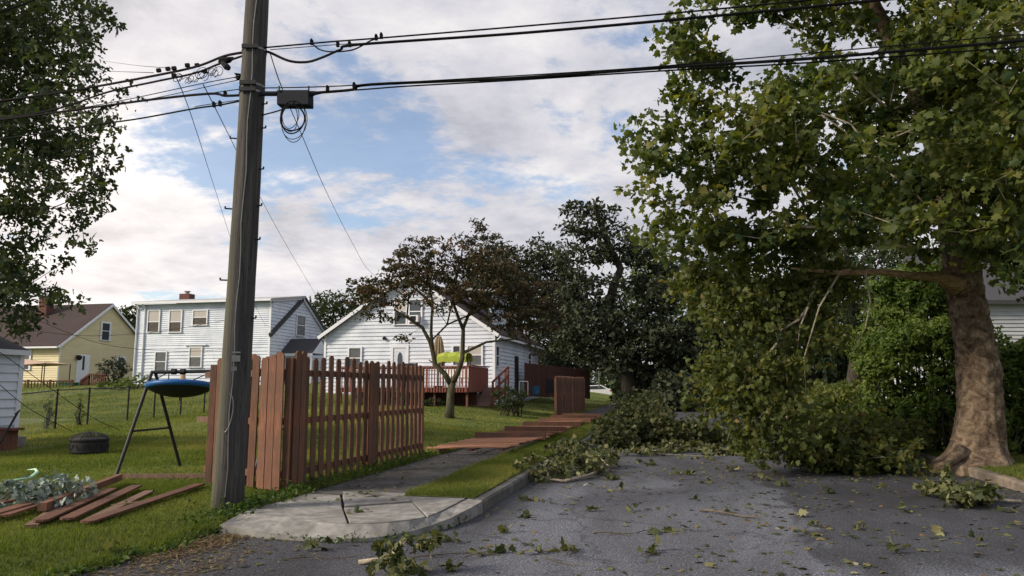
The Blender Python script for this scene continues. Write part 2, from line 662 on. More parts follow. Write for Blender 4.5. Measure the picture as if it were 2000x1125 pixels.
M['syc_leaf_dry'] = mat_leaf('wilting_sycamore_leaf', [(0, (.038, .060, .020)), (.5, (.088, .112, .032)), (.88, (.145, .155, .048)), (1, (.19, .14, .055))], .4)
M['debris_leaf'] = mat_leaf('fallen_leaf', [(0, (.035, .050, .022)), (.5, (.075, .090, .035)), (.85, (.16, .165, .075)), (1, (.26, .25, .14))], .25)
M['left_leaf'] = mat_leaf('silver_maple_leaf', [(0, (.024, .040, .023)), (.6, (.052, .074, .036)), (1, (.095, .12, .06))], .34)
M['purple_leaf'] = mat_leaf('dark_maple_leaf', [(0, (.022, .031, .019)), (.6, (.046, .058, .034)), (1, (.088, .098, .055))], .18, .6, (1.3, 1.3, .8))
M['red_leaf'] = mat_leaf('bronze_maple_leaf', [(0, (.030, .034, .021)), (.5, (.066, .060, .034)), (.82, (.125, .070, .042)), (1, (.13, .12, .05))], .34, .6, (1.5, 1.2, .6))
M['hedge_leaf'] = mat_leaf('hedge_leaf', [(0, (.030, .062, .014)), (.5, (.080, .128, .028)), (1, (.16, .205, .05))], .35)
M['green_leaf'] = mat_leaf('bright_green_leaf', [(0, (.04, .07, .02)), (.6, (.08, .13, .03)), (1, (.13, .17, .05))], .35)
M['wood_leaf'] = mat_leaf('far_wood_leaf', [(0, (.020, .034, .016)), (.6, (.04, .06, .026)), (1, (.07, .09, .036))], .25)
M['conifer_leaf'] = mat_leaf('conifer_leaf', [(0, (.010, .022, .014)), (.6, (.02, .036, .022)), (1, (.035, .055, .03))], .12)
M['silver_leaf'] = mat_leaf('silvery_leaf_underside', [(0, (.07, .10, .07)), (.4, (.20, .26, .23)), (1, (.38, .44, .41))], .15, .6, (1.1, 1.2, 1))
M['grass'] = mat_leaf('grass_blade', [(0, (.058, .092, .013)), (.5, (.122, .155, .042)), (.85, (.205, .22, .075)), (1, (.33, .29, .12))], .5, .6, (1.5, 1.5, .5))
M['weed'] = mat_leaf('weed_leaf', [(0, (.025, .055, .012)), (.6, (.055, .10, .022)), (1, (.10, .15, .035))], .3)
M['litter'] = mat_leaf('dry_leaf_litter', [(0, (.035, .045, .020)), (.5, (.085, .095, .040)), (.8, (.16, .155, .065)), (.97, (.17, .105, .055)), (1, (.30, .29, .22))], .15)
M['straw'] = mat_leaf('dry_straw', [(0, (.09, .06, .033)), (.6, (.175, .125, .065)), (1, (.27, .205, .12))], .1)

# ================================================================== THE SETTING
def grid_mesh(name, us, vfun, ts, mat, zfun, label=None):
    """sheet over street coordinates: rows at us, columns v = vfun(u, t)"""
    us = np.asarray(us, float)
    ts = np.asarray(ts, float)
    U, T = np.meshgrid(us, ts, indexing='ij')
    Vv = vfun(U, T)
    Z = zfun(U, Vv)
    P = np.stack([U * SA + Vv * CA, U * CA - Vv * SA, Z], -1).reshape(-1, 3)
    n, k = len(us), len(ts)
    i = np.arange((n - 1) * k).reshape(n - 1, k)[:, :-1].ravel()
    Fc = np.stack([i, i + 1, i + k + 1, i + k], -1)
    e1 = P[Fc[0, 1]] - P[Fc[0, 0]]
    e2 = P[Fc[0, 3]] - P[Fc[0, 0]]
    if np.cross(e1, e2)[2] < 0:
        Fc = Fc[:, ::-1]
    o = np_mesh(name, P, Fc, mat, smooth=True)
    o['kind'] = 'structure'
    return o


UU = np.concatenate([np.arange(-14, 12, .5), np.arange(12, 50, 1.0), np.arange(50, 171, 4.0)])

# far ground to the horizon
mb = MB()
mb.poly([(-2500, -300, -.45), (2500, -300, -.45), (2500, 2600, -.45), (-2500, 2600, -.45)])
o = mb.build('ground', M['soilgrass'])
o['kind'] = 'structure'

# road: object space x = v, y = u
me = bpy.data.meshes.new('road')
vs, fs = [], []
rows = [-14, 0, 9.4, 32, 45, 60, 80, 110, 150]
for u in rows:
    for v in (-2.42, 4.93):
        vs.append((v, u, float(road_z(u))))
for k in range(len(rows) - 1):
    fs.append((2 * k, 2 * k + 1, 2 * k + 3, 2 * k + 2))
b0 = len(vs)
vs += [(-5.6, -14, 0), (-2.42, -14, 0), (-2.42, 9.4, 0), (-5.6, 9.4, 0)]
fs.append((b0, b0 + 1, b0 + 2, b0 + 3))
me.from_pydata(vs, [], fs)
me.materials.append(M['asphalt'])
road = link('road', me)
road.rotation_euler = (0, 0, -AL)
road['kind'] = 'structure'

TL = np.concatenate([[0, .1, .2, .3, .45, .6, .8, 1.0], np.arange(1.4, 6, .4), np.arange(6, 30, 1.0), np.arange(30, 121, 6.0)])


def v0_of(U):
    w = .07 * np.sin(U * 3.1) + .05 * np.sin(U * 7.7 + 1) + .03 * np.sin(U * 17.3)
    return -4.85 + w * (1 - sst(U, 7.0, 7.5)) + .0 * U


lawn = grid_mesh('lawn', UU, lambda U, T: v0_of(U) - T, TL, M['soilgrass'], lambda U, V: G_uv(U, V))
grid_mesh('pavement', np.concatenate([[9.32], UU[UU > 9.5]]), lambda U, T: -4.85 + T * 1.37, np.linspace(0, 1, 5), M['path'], lambda U, V: .150 + road_z(U))
grid_mesh('grass_verge', np.concatenate([[9.36], UU[UU > 9.5]]), lambda U, T: -3.50 + T * .95, np.linspace(0, 1, 5), M['soilgrass'], lambda U, V: .158 + road_z(U))
grid_mesh('verge_across_road', UU, lambda U, T: 5.08 + T, np.concatenate([[0], np.arange(.4, 6, .4), np.arange(6, 70, 4.0)]), M['soilgrass'], lambda U, V: np.where(V < 5.2, .148, G_uv(U, V) - road_z(U)) + road_z(U))


# kerbs: cast lengths with joints, each length a piece of its kerb
def kerb(name, v_in, v_out, u0, u1, seg, mat, lab):
    t = thing(name, S(u0, (v_in + v_out) / 2, 0), lab, 'kerb')
    u = u0
    while u < u1:
        L_ = seg if u < 40 else seg * 4
        e = min(u + L_, u1)
        zz = float(road_z((u + e) / 2))
        h = .148 + random.uniform(-.008, .006)
        a, b = v_in, v_out
        s_ = 1 if b > a else -1
        jt = random.uniform(-.008, .008)
        pts = [S(u + .006, a + jt, zz - .1), S(u + .006, b + jt, zz - .1), S(u + .006, b + jt, zz + h), S(u + .006, a + .025 * s_ + jt, zz + h), S(u + .006, a + jt, zz + h - .03)]
        MB().prism(pts, US * (e - u - .012)).build('kerb_stone', mat, t)
        u = e
    return t


kerb('kerb', -2.40, -2.55, 9.25, 120, 1.9, M['kerb'], 'grey concrete kerb beside the grass verge and fallen fence panels')
kerb('kerb', 4.93, 5.08, -6, 120, 2.4, M['kerb_warm'], 'worn tan concrete kerb running under the big sycamore trunk')


# corner ramp pad, slabs with open joints
def to_world(pix, z):
    return [PZ(px, py, z) for px, py in pix]


def shrink(pts, d):
    c = sum(pts, Vector((0, 0, 0))) / len(pts)
    return [p + (c - p).normalized() * d for p in pts]


pad = thing('corner_ramp_pad', PZ(700, 995, 0), 'pale cracked concrete corner pad with curved front where the pavement ends', 'kerb ramp')
slabs = [
    ([(473, 1001), (500, 987), (540, 973), (610, 960.5), (664, 959.5), (669, 989), (679, 1020), (620, 1018), (560, 1013), (510, 1008)], .145),
    ([(667, 959.5), (730, 960.5), (790, 963), (915, 970), (893, 982), (862, 998), (836, 1008), (807, 978), (672, 987.5)], .150),
    ([(671, 991), (806, 981), (833, 1009), (800, 1015), (760, 1019), (720, 1021), (682, 1021)], .143),
]
for pix, z in slabs:
    pts = shrink(to_world(pix, z), .010)
    o = MB().prism([p - Vector((0, 0, .14)) for p in pts], (0, 0, .14)).build('slab', M['concrete'], pad)
    bv = o.modifiers.new('bevel', 'BEVEL')
    bv.width = .008
    bv.segments = 2
inner = [(470, 1003), (510, 1010), (560, 1015), (620, 1020), (680, 1023), (720, 1023), (760, 1021), (800, 1017), (834, 1011), (864, 1000), (895, 984), (918, 972)]
outw = [S(7.33, -4.80), S(7.26, -4.45), S(7.20, -4.1), S(7.18, -3.75), S(7.22, -3.38), S(7.30, -3.16), S(7.42, -2.95), S(7.62, -2.78), S(7.85, -2.63), S(8.2, -2.50), S(8.65, -2.43), S(9.22, -2.40)]
inn = to_world(inner, .145)
hs = [.09, .08, .06, .04, .03, .03, .035, .05, .075, .105, .13, .145]
for a, b in ((0, 2), (2, 4), (4, 6), (6, 9), (9, 11)):
    mb = MB()
    for k in range(a, b):
        e0 = (outw[k] - inn[k]) * .0
        q0, q1 = outw[k], outw[k + 1]
        i0, i1 = inn[k], inn[k + 1]
        t0, t1 = Vector((q0.x, q0.y, hs[k])), Vector((q1.x, q1.y, hs[k + 1]))
        mb.poly([t0, t1, i1, i0])
        mb.poly([Vector((q0.x, q0.y, -.05)), Vector((q1.x, q1.y, -.05)), t1, t0])
    mb.build('kerb_stone', M['concrete'], pad)
MB().poly([S(7.45, -4.7, .085), S(7.45, -3.2, .085), S(8.6, -2.6, .085), S(9.3, -2.56, .085), S(9.3, -4.84, .085), S(8.3, -4.84, .085)]).build('bedding', M['dirt'], pad)


# ------------------------------------------------------------------ picket fences
def picket_mesh(h, w=.14, t=.02, ear=.035):
    me = bpy.data.meshes.new('picket')
    b = MB()
    b.prism([(-w / 2, -t / 2, 0), (w / 2, -t / 2, 0), (w / 2, -t / 2, h - ear), (w / 2 - ear, -t / 2, h), (-w / 2 + ear, -t / 2, h), (-w / 2, -t / 2, h - ear)], (0, t, 0))
    me.from_pydata(b.v, [], b.f)
    me.materials.append(M['fence'])
    return me


PICK = [picket_mesh(1.80), picket_mesh(1.77), picket_mesh(1.83)]
PICKF = [m_.copy() for m_ in PICK]
for m_ in PICKF:
    m_.materials[0] = M['fence_inner']


def put(me, name, parent, M4, mat=None):
    o = bpy.data.objects.new(name, me)
    COL.objects.link(o)
    o.parent = parent
    L_ = Matrix.Translation(-ORI[parent]) @ M4
    o.matrix_local = L_
    return o


def frame(d, nrm, up=Vector((0, 0, 1))):
    nrm = up.cross(d).normalized()
    return Matrix((d, nrm, up)).transposed().to_4x4()


def fence_panel(t, A, B, nrm, z_of, front=True, back=True, pitch=.24, rails=(.22, .92, 1.58), zoff=.03, rail_ext=(0, 0)):
    d = (B - A)
    Ln = d.length
    d = d.normalized()
    for rz in rails:
        a = A + d * (.0 - rail_ext[0])
        b = B + d * rail_ext[1]
        MB().beam(Vector((a.x, a.y, z_of(a) + rz)), Vector((b.x, b.y, z_of(b) + rz)), .04, .09).build('rail', M['fence'], t)
    n = int(Ln / pitch)
    for side, on in ((1, front), (-1, back)):
        if not on:
            continue
        for k in range(n + (0 if side > 0 else 0)):
            s_ = (k + (.32 if side > 0 else .82)) * Ln / n
            if s_ > Ln - .05:
                continue
            p = A + d * s_ + nrm * side * .033
            p = Vector((p.x, p.y, z_of(p) + zoff + random.uniform(-.012, .012)))
            tilt = Matrix.Rotation(random.uniform(-.012, .012), 4, 'Y')
            put(random.choice(PICK), 'picket', t, Matrix.Translation(p) @ frame(d, nrm) @ tilt)


def fpost(t, p, h=1.75, w=.10):
    MB().box(Vector((p.x, p.y, p.z - .15)) - US * w / 2 - VS * w / 2, US * w, VS * w, Vector((0, 0, h + .15))).build('post', M['fence'], t)


zof = lambda p: G(p.x, p.y) if uv_of(p.x, p.y)[1] < -4.9 else .16
C0 = S(9.35, -5.18)
fen = thing('picket_fence', Vector((C0.x, C0.y, .16)), 'standing reddish brown picket fence turning the corner behind the utility pole', 'fence')
P1 = S(9.35, -5.15)
P2 = S(12.0, -5.15)
P3 = S(14.72, -5.15)
fence_panel(fen, P1 + US * .05, P2, VS, zof, back=False, pitch=.245)
fence_panel(fen, P2, P3, VS, zof, back=False, pitch=.245)
for p in (P1, P2, P3):
    fpost(fen, Vector((p.x, p.y, zof(p))), 1.78)
E0 = S(9.33, -5.2)
E1 = S(9.82, -6.62)
dl = (E1 - E0).normalized()
nl = Vector((dl.y, -dl.x, 0))
if nl.y > 0:
    nl = -nl
fence_panel(fen, E0 + dl * .02, E1, nl, zof, pitch=.235, rail_ext=(0, .12))
# wide boards closing the corner
for k, (dx, hh) in enumerate(((.04, 2), (.19, 0), (.345, 1))):
    p = E0 + dl * dx + nl * .075
    put(PICK[hh], 'picket', fen, Matrix.Translation(Vector((p.x, p.y, zof(p) + .02))) @ frame(dl, nl))
for k, dx in enumerate((.06, .22)):
    p = P1 + US * dx + VS * .078
    put(PICK[2], 'picket', fen, Matrix.Translation(Vector((p.x, p.y, zof(p) + .05))) @ frame(US, VS))
for k, dx in enumerate((-.05, .1)):
    p = P2 + US * dx + VS * .078
    put(PICK[k], 'picket', fen, Matrix.Translation(Vector((p.x, p.y, zof(p) + .03))) @ frame(US, VS))
fpost(fen, Vector((E1.x, E1.y, zof(E1))), 1.72)
# weathered rail stubs broken off at the left end
for rz, ln in ((.93, .30), (1.58, .16)):
    a = Vector((E1.x, E1.y, zof(E1) + rz)) + dl * .05
    MB().beam(a, a + dl * ln + Vector((0, 0, -.01)), .038, .085).build('broken_rail', M['fence_old'], fen)

# second standing fence, farther along the pavement
Q0 = S(32.2, -5.15)
fen2 = thing('picket_fence', Vector((Q0.x, Q0.y, .2)), 'short standing stretch of picket fence at the far end of the fallen panels', 'fence')
zof2 = lambda p: .17 + float(road_z(uv_of(p.x, p.y)[0]))
for k in range(4):
    a = S(32.2 + 2.55 * k, -5.15)
    b = S(32.2 + 2.55 * (k + 1), -5.15)
    fence_panel(fen2, a, b, VS, zof2, pitch=.21)
    fpost(fen2, Vector((a.x, a.y, zof2(a))), 1.75)
fpost(fen2, Vector((b.x, b.y, zof2(b))), 1.75)
# a leftover torn tag stapled to a picket
a = S(34.3, -5.09)
MB().box(Vector((a.x, a.y, .55)), VS * .012, US * .07, Vector((0, 0, .62))).build('green_tag', M['weed'], fen2)

# fallen panels lying across the pavement
cuts = [15.0, 18.6, 21.6, 24.6, 27.6, 30.4, 32.4]
ordn = ['nearest the standing fence end', 'second from the standing fence end', 'third from the standing fence end', 'fourth from the standing fence end', 'second nearest the far standing fence', 'nearest the far standing fence']
for k in range(len(cuts) - 1):
    u0, u1 = cuts[k], cuts[k + 1]
    zb = .17 + float(road_z(u0))
    t = thing('fallen_fence_panel', S(u0, -4.2, zb), 'brown picket fence panel lying flat across the pavement, ' + ordn[k], 'fence panel', 'fallen fence panels')
    yaw = random.uniform(-.035, .035)
    jv = random.uniform(-.06, .06)
    rot = lambda v: v @ Matrix.Rotation(yaw, 3, 'Z')
    du, dv = Matrix.Rotation(yaw, 3, 'Z') @ US, Matrix.Rotation(yaw, 3, 'Z') @ VS
    base = S(u0 + .1, -5.12 + jv, zb)
    Ln = u1 - u0 - .12
    tiltz = random.uniform(.0, .03)
    for rv in (.22, .92, 1.58):
        a = base + dv * rv + Vector((0, 0, .055 + tiltz * rv))
        MB().beam(a, a + du * Ln, .09, .04).build('rail', M['fence'], t)
    n = int(Ln / (.30 if k else .40))
    for side in (1,):
        for q in range(n):
            s_ = (q + (.3 if side else .8)) * Ln / n
            zz = .012 if side == 0 else .095
            p = base + du * s_ + dv * random.uniform(-.06, .06) + Vector((0, 0, zz + (random.uniform(-.004, .02) if side else 0)))
            wob = Matrix.Rotation(random.uniform(-.02, .02), 4, 'Y')
            tl = Matrix.Rotation(-tiltz, 4, 'X')
            put(random.choice(PICKF), 'picket', t, Matrix.Translation(p) @ frame(du, -Vector((0, 0, 1)), dv) @ wob @ tl @ Matrix.Rotation(random.uniform(-.10, .10) * side, 4, 'Z'))
    a = base + du * (Ln - .05) + dv * .1 + Vector((0, 0, .165))
    MB().beam(a, a + dv * random.uniform(1.75, 1.95) + Vector((0, 0, random.uniform(-.01, .02))), .10, .15).build('post', M['fence'], t)

# loose boards in the left foreground
bo = [((80, 1012), (232, 950), .10, .20, 'thick brown post lying across loose boards beside the silvery leaves', 'fence_post', .085, .085),
      ((-50, 1010), (57, 990), .14, .16, 'brown board end poking in at the left photo edge, nearest the leaves', 'board', .14, .022),
      ((2, 1024), (112, 988), .14, .12, 'brown board reaching the left photo edge, left of the thick post', 'board', .14, .022),
      ((76, 1031), (217, 968), .14, .10, 'loose brown fence board just right of the fallen post', 'board', .14, .022),
      ((128, 1027), (266, 961), .14, .09, 'loose brown fence board, middle of the scattered row', 'board', .14, .022),
      ((166, 1031), (390, 956), .14, .07, 'rightmost long brown fence board lying on the grass', 'board', .14, .022),
      ((170, 1024), (292, 967), .12, .05, 'tan weathered board half sunk in grass under the others', 'board', .12, .02),
      ((-60, 1034), (60, 1001), .14, .13, 'brown board running out of the left photo edge under the post', 'board', .14, .022),
      ((215, 994), (275, 990), .04, .06, 'thin pale wood strip between the two right boards', 'wood strip', .045, .02),
      ((60, 1034), (112, 1002), .09, .05, 'dark short broken board under the loose fence boards', 'board', .12, .03)]
for (p0, p1, w, dz, lab, cat, ww, tt) in bo:
    a, b = hit(*p0), hit(*p1)
    a = a + Vector((0, 0, dz * .55))
    b = b + Vector((0, 0, dz * .55 + .02))
    mat_ = M['fence_old'] if ('tan' in lab or 'thin' in lab or 'dark' in lab) else M['fence']
    d = (b - a).normalized()
    sd = d.cross(Vector((0, 0, 1))).normalized()
    mb = MB()
    if cat == 'board' and ww > .13:
        u_ = sd.cross(d)
        c1 = [a - sd * (ww / 2 - .035), a + sd * (ww / 2 - .035), a + sd * ww / 2 + d * .035, b + sd * ww / 2, b - sd * ww / 2, a - sd * ww / 2 + d * .035]
        mb.prism(c1, u_ * tt)
    else:
        mb.beam(a, b, ww, tt)
    o = mb.build('fence_post' if cat == 'fence_post' else 'loose_board', mat_, origin=tuple(a))
    tag(o, lab, cat.replace('_', ' '), 'loose fence timber on the lawn')
a, b = hit(231, 936), hit(402, 936)
o = MB().beam(a + Vector((0, 0, .03)), b + Vector((0, 0, .03)), .04, .10).build('fallen_rail', M['fence_old'], origin=tuple(a))
tag(o, 'straight weathered rail on the grass between swing leg and fence', 'rail')


# ------------------------------------------------------------------ utility pole and its gear
pb = S(8.0, -5.15, .10)
ptop = Vector((pb.x + .10, pb.y + .02, 9.6))
pole = thing('utility_pole', pb, 'tall weathered wooden utility pole standing in front of the fence corner', 'utility pole')
mb = MB()
pts, rad = [], []
for k in range(25):
    f_ = k / 24
    pts.append(pb.lerp(ptop, f_) + Vector((math.sin(f_ * 5) * .012, 0, -.3 if k == 0 else 0)))
    rad.append(.178 - .055 * f_ + (.02 if k == 0 else 0) + random.uniform(-.002, .002))
mb.tube(pts, rad, 28)
mb.build('shaft', M['pole'], pole, smooth=True)


def on_pole(z):
    return pb.lerp(ptop, (z - pb.z) / (ptop.z - pb.z)), .178 - .055 * (z - pb.z) / (ptop.z - pb.z)


def pole_z(py):
    return PD(480, py, pb.y).z


for py, sd in ((252, 1), (272, -1), (332, 1), (409, -1), (403, 1), (469, 1), (548, -1), (622, 1), (205, 1)):
    c, r = on_pole(pole_z(py))
    dr = Vector((sd, -.25, 0)).normalized()
    MB().tube([c + dr * (r - .03), c + dr * (r + .075)], .009, 6).build('step_bolt', M['dark'], pole)
    MB().tube([c + dr * (r + .07), c + dr * (r + .072) + Vector((0, 0, .028))], .011, 6).build('step_bolt', M['dark'], pole)
# clamp plates
for py in (100, 170, 183):
    c, r = on_pole(pole_z(py))
    MB().tube([c - Vector((0, 0, .012)), c + Vector((0, 0, .012))], r + .008, 24).build('clamp_band', M['galv'], pole)
    MB().beam(c + Vector((-.1, -r - .012, 0)), c + Vector((.10, -r - .012, 0)), .03, .05).build('clamp_plate', M['dark'], pole)
# tags and ground wire
c, r = on_pole(pole_z(706))
for dz, w, h in ((.10, .09, .02), (.03, .09, .075), (-.09, .055, .05)):
    MB().box(c + Vector((.02, -r - .012, dz - h / 2)), Vector((w, .02, 0)), Vector((0, -.006, 0)), Vector((0, 0, h))).build('metal_tag', M['galv'], pole)
gw = []
for k in range(30):
    z = .3 + k * .32
    c, r = on_pole(z)
    gw.append(c + Vector((.035 + .012 * math.sin(k * 1.7), -math.sqrt(max(r * r - .035 ** 2, 0)) - .006, 0)))
MB().tube(gw, .006, 5).build('ground_wire', M['galv'], pole)
c, r = on_pole(1.25)
lp = [c + Vector((.02 + .05 * math.sin(a), -r - .012, .22 * math.cos(a * .8))) for a in np.linspace(0, 4.2, 14)]
MB().tube(lp, .005, 5).build('loose_wire', M['galv'], pole)

mastn = S(8.0, -5.15)
PY = pb.y


def cable(pix, rad, lab, name='overhead_cable', group='overhead cables', cat='cable', mat='cable', sub=6, extra=None):
    """pix: list of (px, py, Y) way points; smooth curve through them"""
    P = [PD(*q) for q in pix]
    out = []
    n = len(P)
    for k in range(n - 1):
        p0, p1, p2, p3 = P[max(k - 1, 0)], P[k], P[k + 1], P[min(k + 2, n - 1)]
        for j in range(sub):
            t = j / sub
            out.append(.5 * ((2 * p1) + (p2 - p0) * t + (2 * p0 - 5 * p1 + 4 * p2 - p3) * t * t + (3 * p1 - p0 - 3 * p2 + p3) * t ** 3))
    out.append(P[-1])
    o = MB().tube(out, rad, 6).build(name, M[mat], origin=tuple(P[0]))
    tag(o, lab, cat, group)
    return o


c_ = 'cable'
cable([(514, 93, PY), (528, 92, PY - .05), (640, 82, PY - .1), (745, 74, 8.5), (1000, 53, 8.2), (1300, 27, 7.9), (1600, -2, 7.6), (2100, -55, 7.2)], .010, 'uppermost thin black cable leaving the pole to the right')
cable([(514, 99, PY), (528, 103, PY), (565, 119, PY - .1), (600, 121, PY - .15), (630, 112, 8.6), (665, 97, 8.5), (700, 87, 8.4), (1000, 66, 8.1), (1300, 40, 7.8), (1700, 2, 7.5), (2100, -40, 7.2)], .016, 'thick black cable with a sagging loop right of the pole')
cable([(610, 85, PY - .1), (625, 97, 8.7), (650, 101, 8.6), (690, 97, 8.5), (725, 79, 8.5), (745, 74, 8.5)], .009, 'short slack jumper wire between the two upper right cables')
cable([(528, 97, PY), (660, 87, 8.6), (720, 84, 8.4)], .005, 'thin support wire just under the uppermost right cable')
cable([(508, 172, PY), (640, 169, 8.6), (800, 160, 8.4), (1200, 136, 8.0), (1500, 111, 7.8), (2100, 58, 7.3)], .007, 'thin strand over the lower right cable bundle')
cable([(620, 181, 8.72), (690, 175, 8.6), (725, 165, 8.5), (1000, 153, 8.25), (1300, 132, 7.95), (1600, 113, 7.7), (2100, 70, 7.3)], .017, 'thick lower right cable running out of the splice box')
cable([(620, 181, 8.72), (720, 174, 8.5), (800, 168, 8.4), (1000, 157, 8.25), (1300, 138, 7.98), (1600, 121, 7.73), (2100, 84, 7.33)], .009, 'thinner lowest cable of the right hand bundle')
# to the left
cable([(487, 101, PY), (440, 109, 9.1), (380, 131, 9.5), (280, 152, 10.0), (140, 177, 10.6), (0, 197, 11.2), (-140, 214, 11.8)], .017, 'thick uppermost black cable leaving the pole to the left')
cable([(487, 105, PY), (430, 124, 9.1), (380, 143, 9.4), (300, 160, 9.8), (210, 180, 10.2), (110, 213, 10.7), (0, 232, 11.2), (-140, 250, 11.8)], .014, 'black cable just under the uppermost left one, carrying the splice')
cable([(487, 146, PY), (400, 162, 9.2), (240, 196, 10.0), (120, 217, 10.6), (0, 236, 11.2), (-120, 252, 11.7)], .006, 'thin wire ending in the brush of cut ends left of the pole')
cable([(485, 152, PY), (420, 166, 9.2), (320, 188, 9.6), (230, 205, 10.0), (100, 232, 10.6), (-120, 266, 11.7)], .005, 'second thin wire ending beside the brush left of the pole')
cable([(486, 185, PY), (440, 187, 9.0), (410, 183, 9.2), (300, 194, 9.6), (180, 210, 10.2), (0, 234, 11.1), (-140, 250, 11.8)], .016, 'thick middle left cable with a small hanging clip')
cable([(486, 172, PY), (440, 178, 9.0), (400, 184, 9.2)], .006, 'short thin strand over the middle left cable')
cable([(484, 194, PY), (430, 205, 9.1), (380, 212, 9.4), (270, 232, 9.9), (190, 243, 10.2), (90, 258, 10.7), (0, 272, 11.2), (-140, 290, 11.8)], .011, 'lowest black cable leaving the pole to the left')
cable([(484, 193, PY), (400, 205, 9.2), (380, 209, 9.4)], .005, 'short thin strand over the lowest left cable')
cable([(195, 118, 30), (260, 127, 20), (345, 134, 9.7)], .005, 'thin drop wire fanning out over the left tree, upper one')
cable([(80, 136, 30), (200, 139, 20), (300, 142, 9.9)], .005, 'thin drop wire fanning out over the left tree, lower one')
cable([(485, -40, PY + .2), (488, 0, PY + .1), (494, 20, PY)], .006, 'short wire curving off the pole at the top photo edge')
cable([(0, 24, 14), (40, 10, 14), (80, -5, 14)], .014, 'cable crossing the top left corner in front of the leaves')
# service drops to the houses
cable([(343, 148, 9.6), (375, 230, 13), (420, 370, 22), (462, 500, 34), (500, 600, 42), (548, 688, 46.5)], .007, 'service wire dropping from the cable bundle to the two storey house')
cable([(397, 165, 9.3), (440, 250, 13), (500, 370, 21), (560, 480, 30), (612, 568, 38), (655, 640, 41)], .007, 'service wire dropping behind the pole to the roof of the gable house')
cable([(528, 105, PY), (550, 170, 9.6), (590, 265, 13), (640, 380, 20), (690, 478, 28), (722, 530, 33), (765, 560, 39)], .007, 'service wire dropping from the right side of the pole past the coil')
for pix, lab in (([(0, 688, 14), (80, 745, 14.5), (180, 815, 15), (235, 840, 15.3)], 'upper thin slack line sagging from the shed toward the fire pit'),
                 ([(0, 752, 13), (60, 800, 13.5), (140, 842, 14.5)], 'lower thin slack line sagging beside the shed')):
    cable(pix, .006, lab, 'slack_line', 'slack lines by the shed', 'line')
for pix, lab in (([(30, 640, 40), (150, 655, 45), (290, 650, 44), (460, 622, 43.5)], 'wire strung across the upper wall of the two storey house'),
                 ([(60, 620, 40), (200, 672, 45), (350, 686, 43.8), (470, 680, 43.5)], 'wire strung across the lower wall of the two storey house')):
    cable(pix, .012, lab)

# splice box on the right strand
bx = PD(572, 190, 8.75)
sb = thing('splice_box', PD(572, 204, 8.75), 'dark grey rectangular splice box hanging from the right cables by the pole', 'splice box')
ex = (PD(603, 190, 8.70) - PD(540, 190, 8.80))
o = MB().box(PD(540, 204, 8.80), ex, Vector((.02, .16, 0)), PD(540, 175, 8.80) - PD(540, 204, 8.80)).build('case', M['boxgrey'], sb)
bv = o.modifiers.new('bevel', 'BEVEL')
bv.width = .012
bv.segments = 2
MB().tube([PD(603, 183, 8.75), PD(610, 183, 8.75), PD(615, 182, 8.74), PD(628, 181, 8.72)], [.032, .034, .026, .014], 10).build('cable_gland', M['boxgrey'], sb)
MB().tube([PD(508, 183, 8.82), PD(541, 183, 8.82)], .03, 10).build('cable_gland', M['boxgrey'], sb)
for px in (545, 603):
    MB().tube([PD(px, 168, 8.78), PD(px, 178, 8.78)], .012, 6).build('hanger', M['dark'], sb)
# coils under the box
for k, (cx_, cy_, rx_, ry_, rr, lab) in enumerate(((571, 232, 23, 26, .009, 'thicker inner coil of black cable under the splice box'), (573, 236, 25, 39, .005, 'larger thin coil of black wire under the splice box'), (566, 229, 17, 25, .005, 'smallest thin coil of black wire under the splice box'))):
    pts = [PD(cx_ + rx_ * math.sin(a) + 2 * math.sin(a * 1.7 + k), cy_ - ry_ * math.cos(a) + 3 * math.sin(a * .5), 8.74 + .03 * math.sin(a * .7)) for a in np.linspace(-.3, 4 * math.pi + .2, 60)]
    o = MB().tube(pts, rr, 5).build('cable_coil', M['cable'], origin=tuple(pts[0]))
    tag(o, lab, 'cable coil', 'coils below the splice box')
cable([(508, 226, PY), (545, 216, 8.8), (560, 209, 8.76), (572, 206, 8.74)], .009, 'short cable feeding the coils from the pole')
# splice on the left, tangle of thin wires and the cut brush
sp_ = thing('cable_splice', PD(440, 125, 9.05), 'dark lumpy splice with hanging weight on the left cable', 'splice')
MB().tube([PD(428, 121, 9.1), PD(433, 119, 9.08), PD(447, 117, 9.04), PD(456, 113, 9.02)], [.02, .05, .04, .015], 8).build('sleeve', M['cable'], sp_)
MB().tube([PD(434, 122, 9.02), PD(443, 131, 9.0), PD(448, 134, 9.0)], [.03, .042, .03], 8).build('weight', M['boxgrey'], sp_)
tw = thing('wire_tangle', PD(385, 155, 9.4), 'tangle of thin looping wires hanging from the left cables', 'wire tangle')
for k in range(13):
    cx_ = 345 + k * 7 + random.uniform(-5, 5)
    cy_ = 142 - (k - 6) * 1.5 + random.uniform(-2, 12)
    r_ = random.uniform(6, 14)
    pts = [PD(cx_ + r_ * math.sin(a) * random.uniform(.85, 1.1), cy_ + r_ * .9 * math.cos(a * 1.1), 9.4 + .05 * math.cos(a * 2)) for a in np.linspace(0, random.uniform(4, 8), 16)]
    MB().tube(pts, .0045, 4).build('wire_loop', M['cable'], tw)
for cx_, cy_ in ((310, 138), (328, 135), (340, 134), (366, 128), (385, 128), (340, 148), (400, 140)):
    MB().beam(PD(cx_ - 4, cy_, 9.6), PD(cx_ + 4, cy_ - 1, 9.6), .04, .045).build('clamp', M['cable'], tw)
br = thing('wire_end_brush', PD(470, 150, 8.95), 'small brush of cut wire ends beside the pole', 'wire ends')
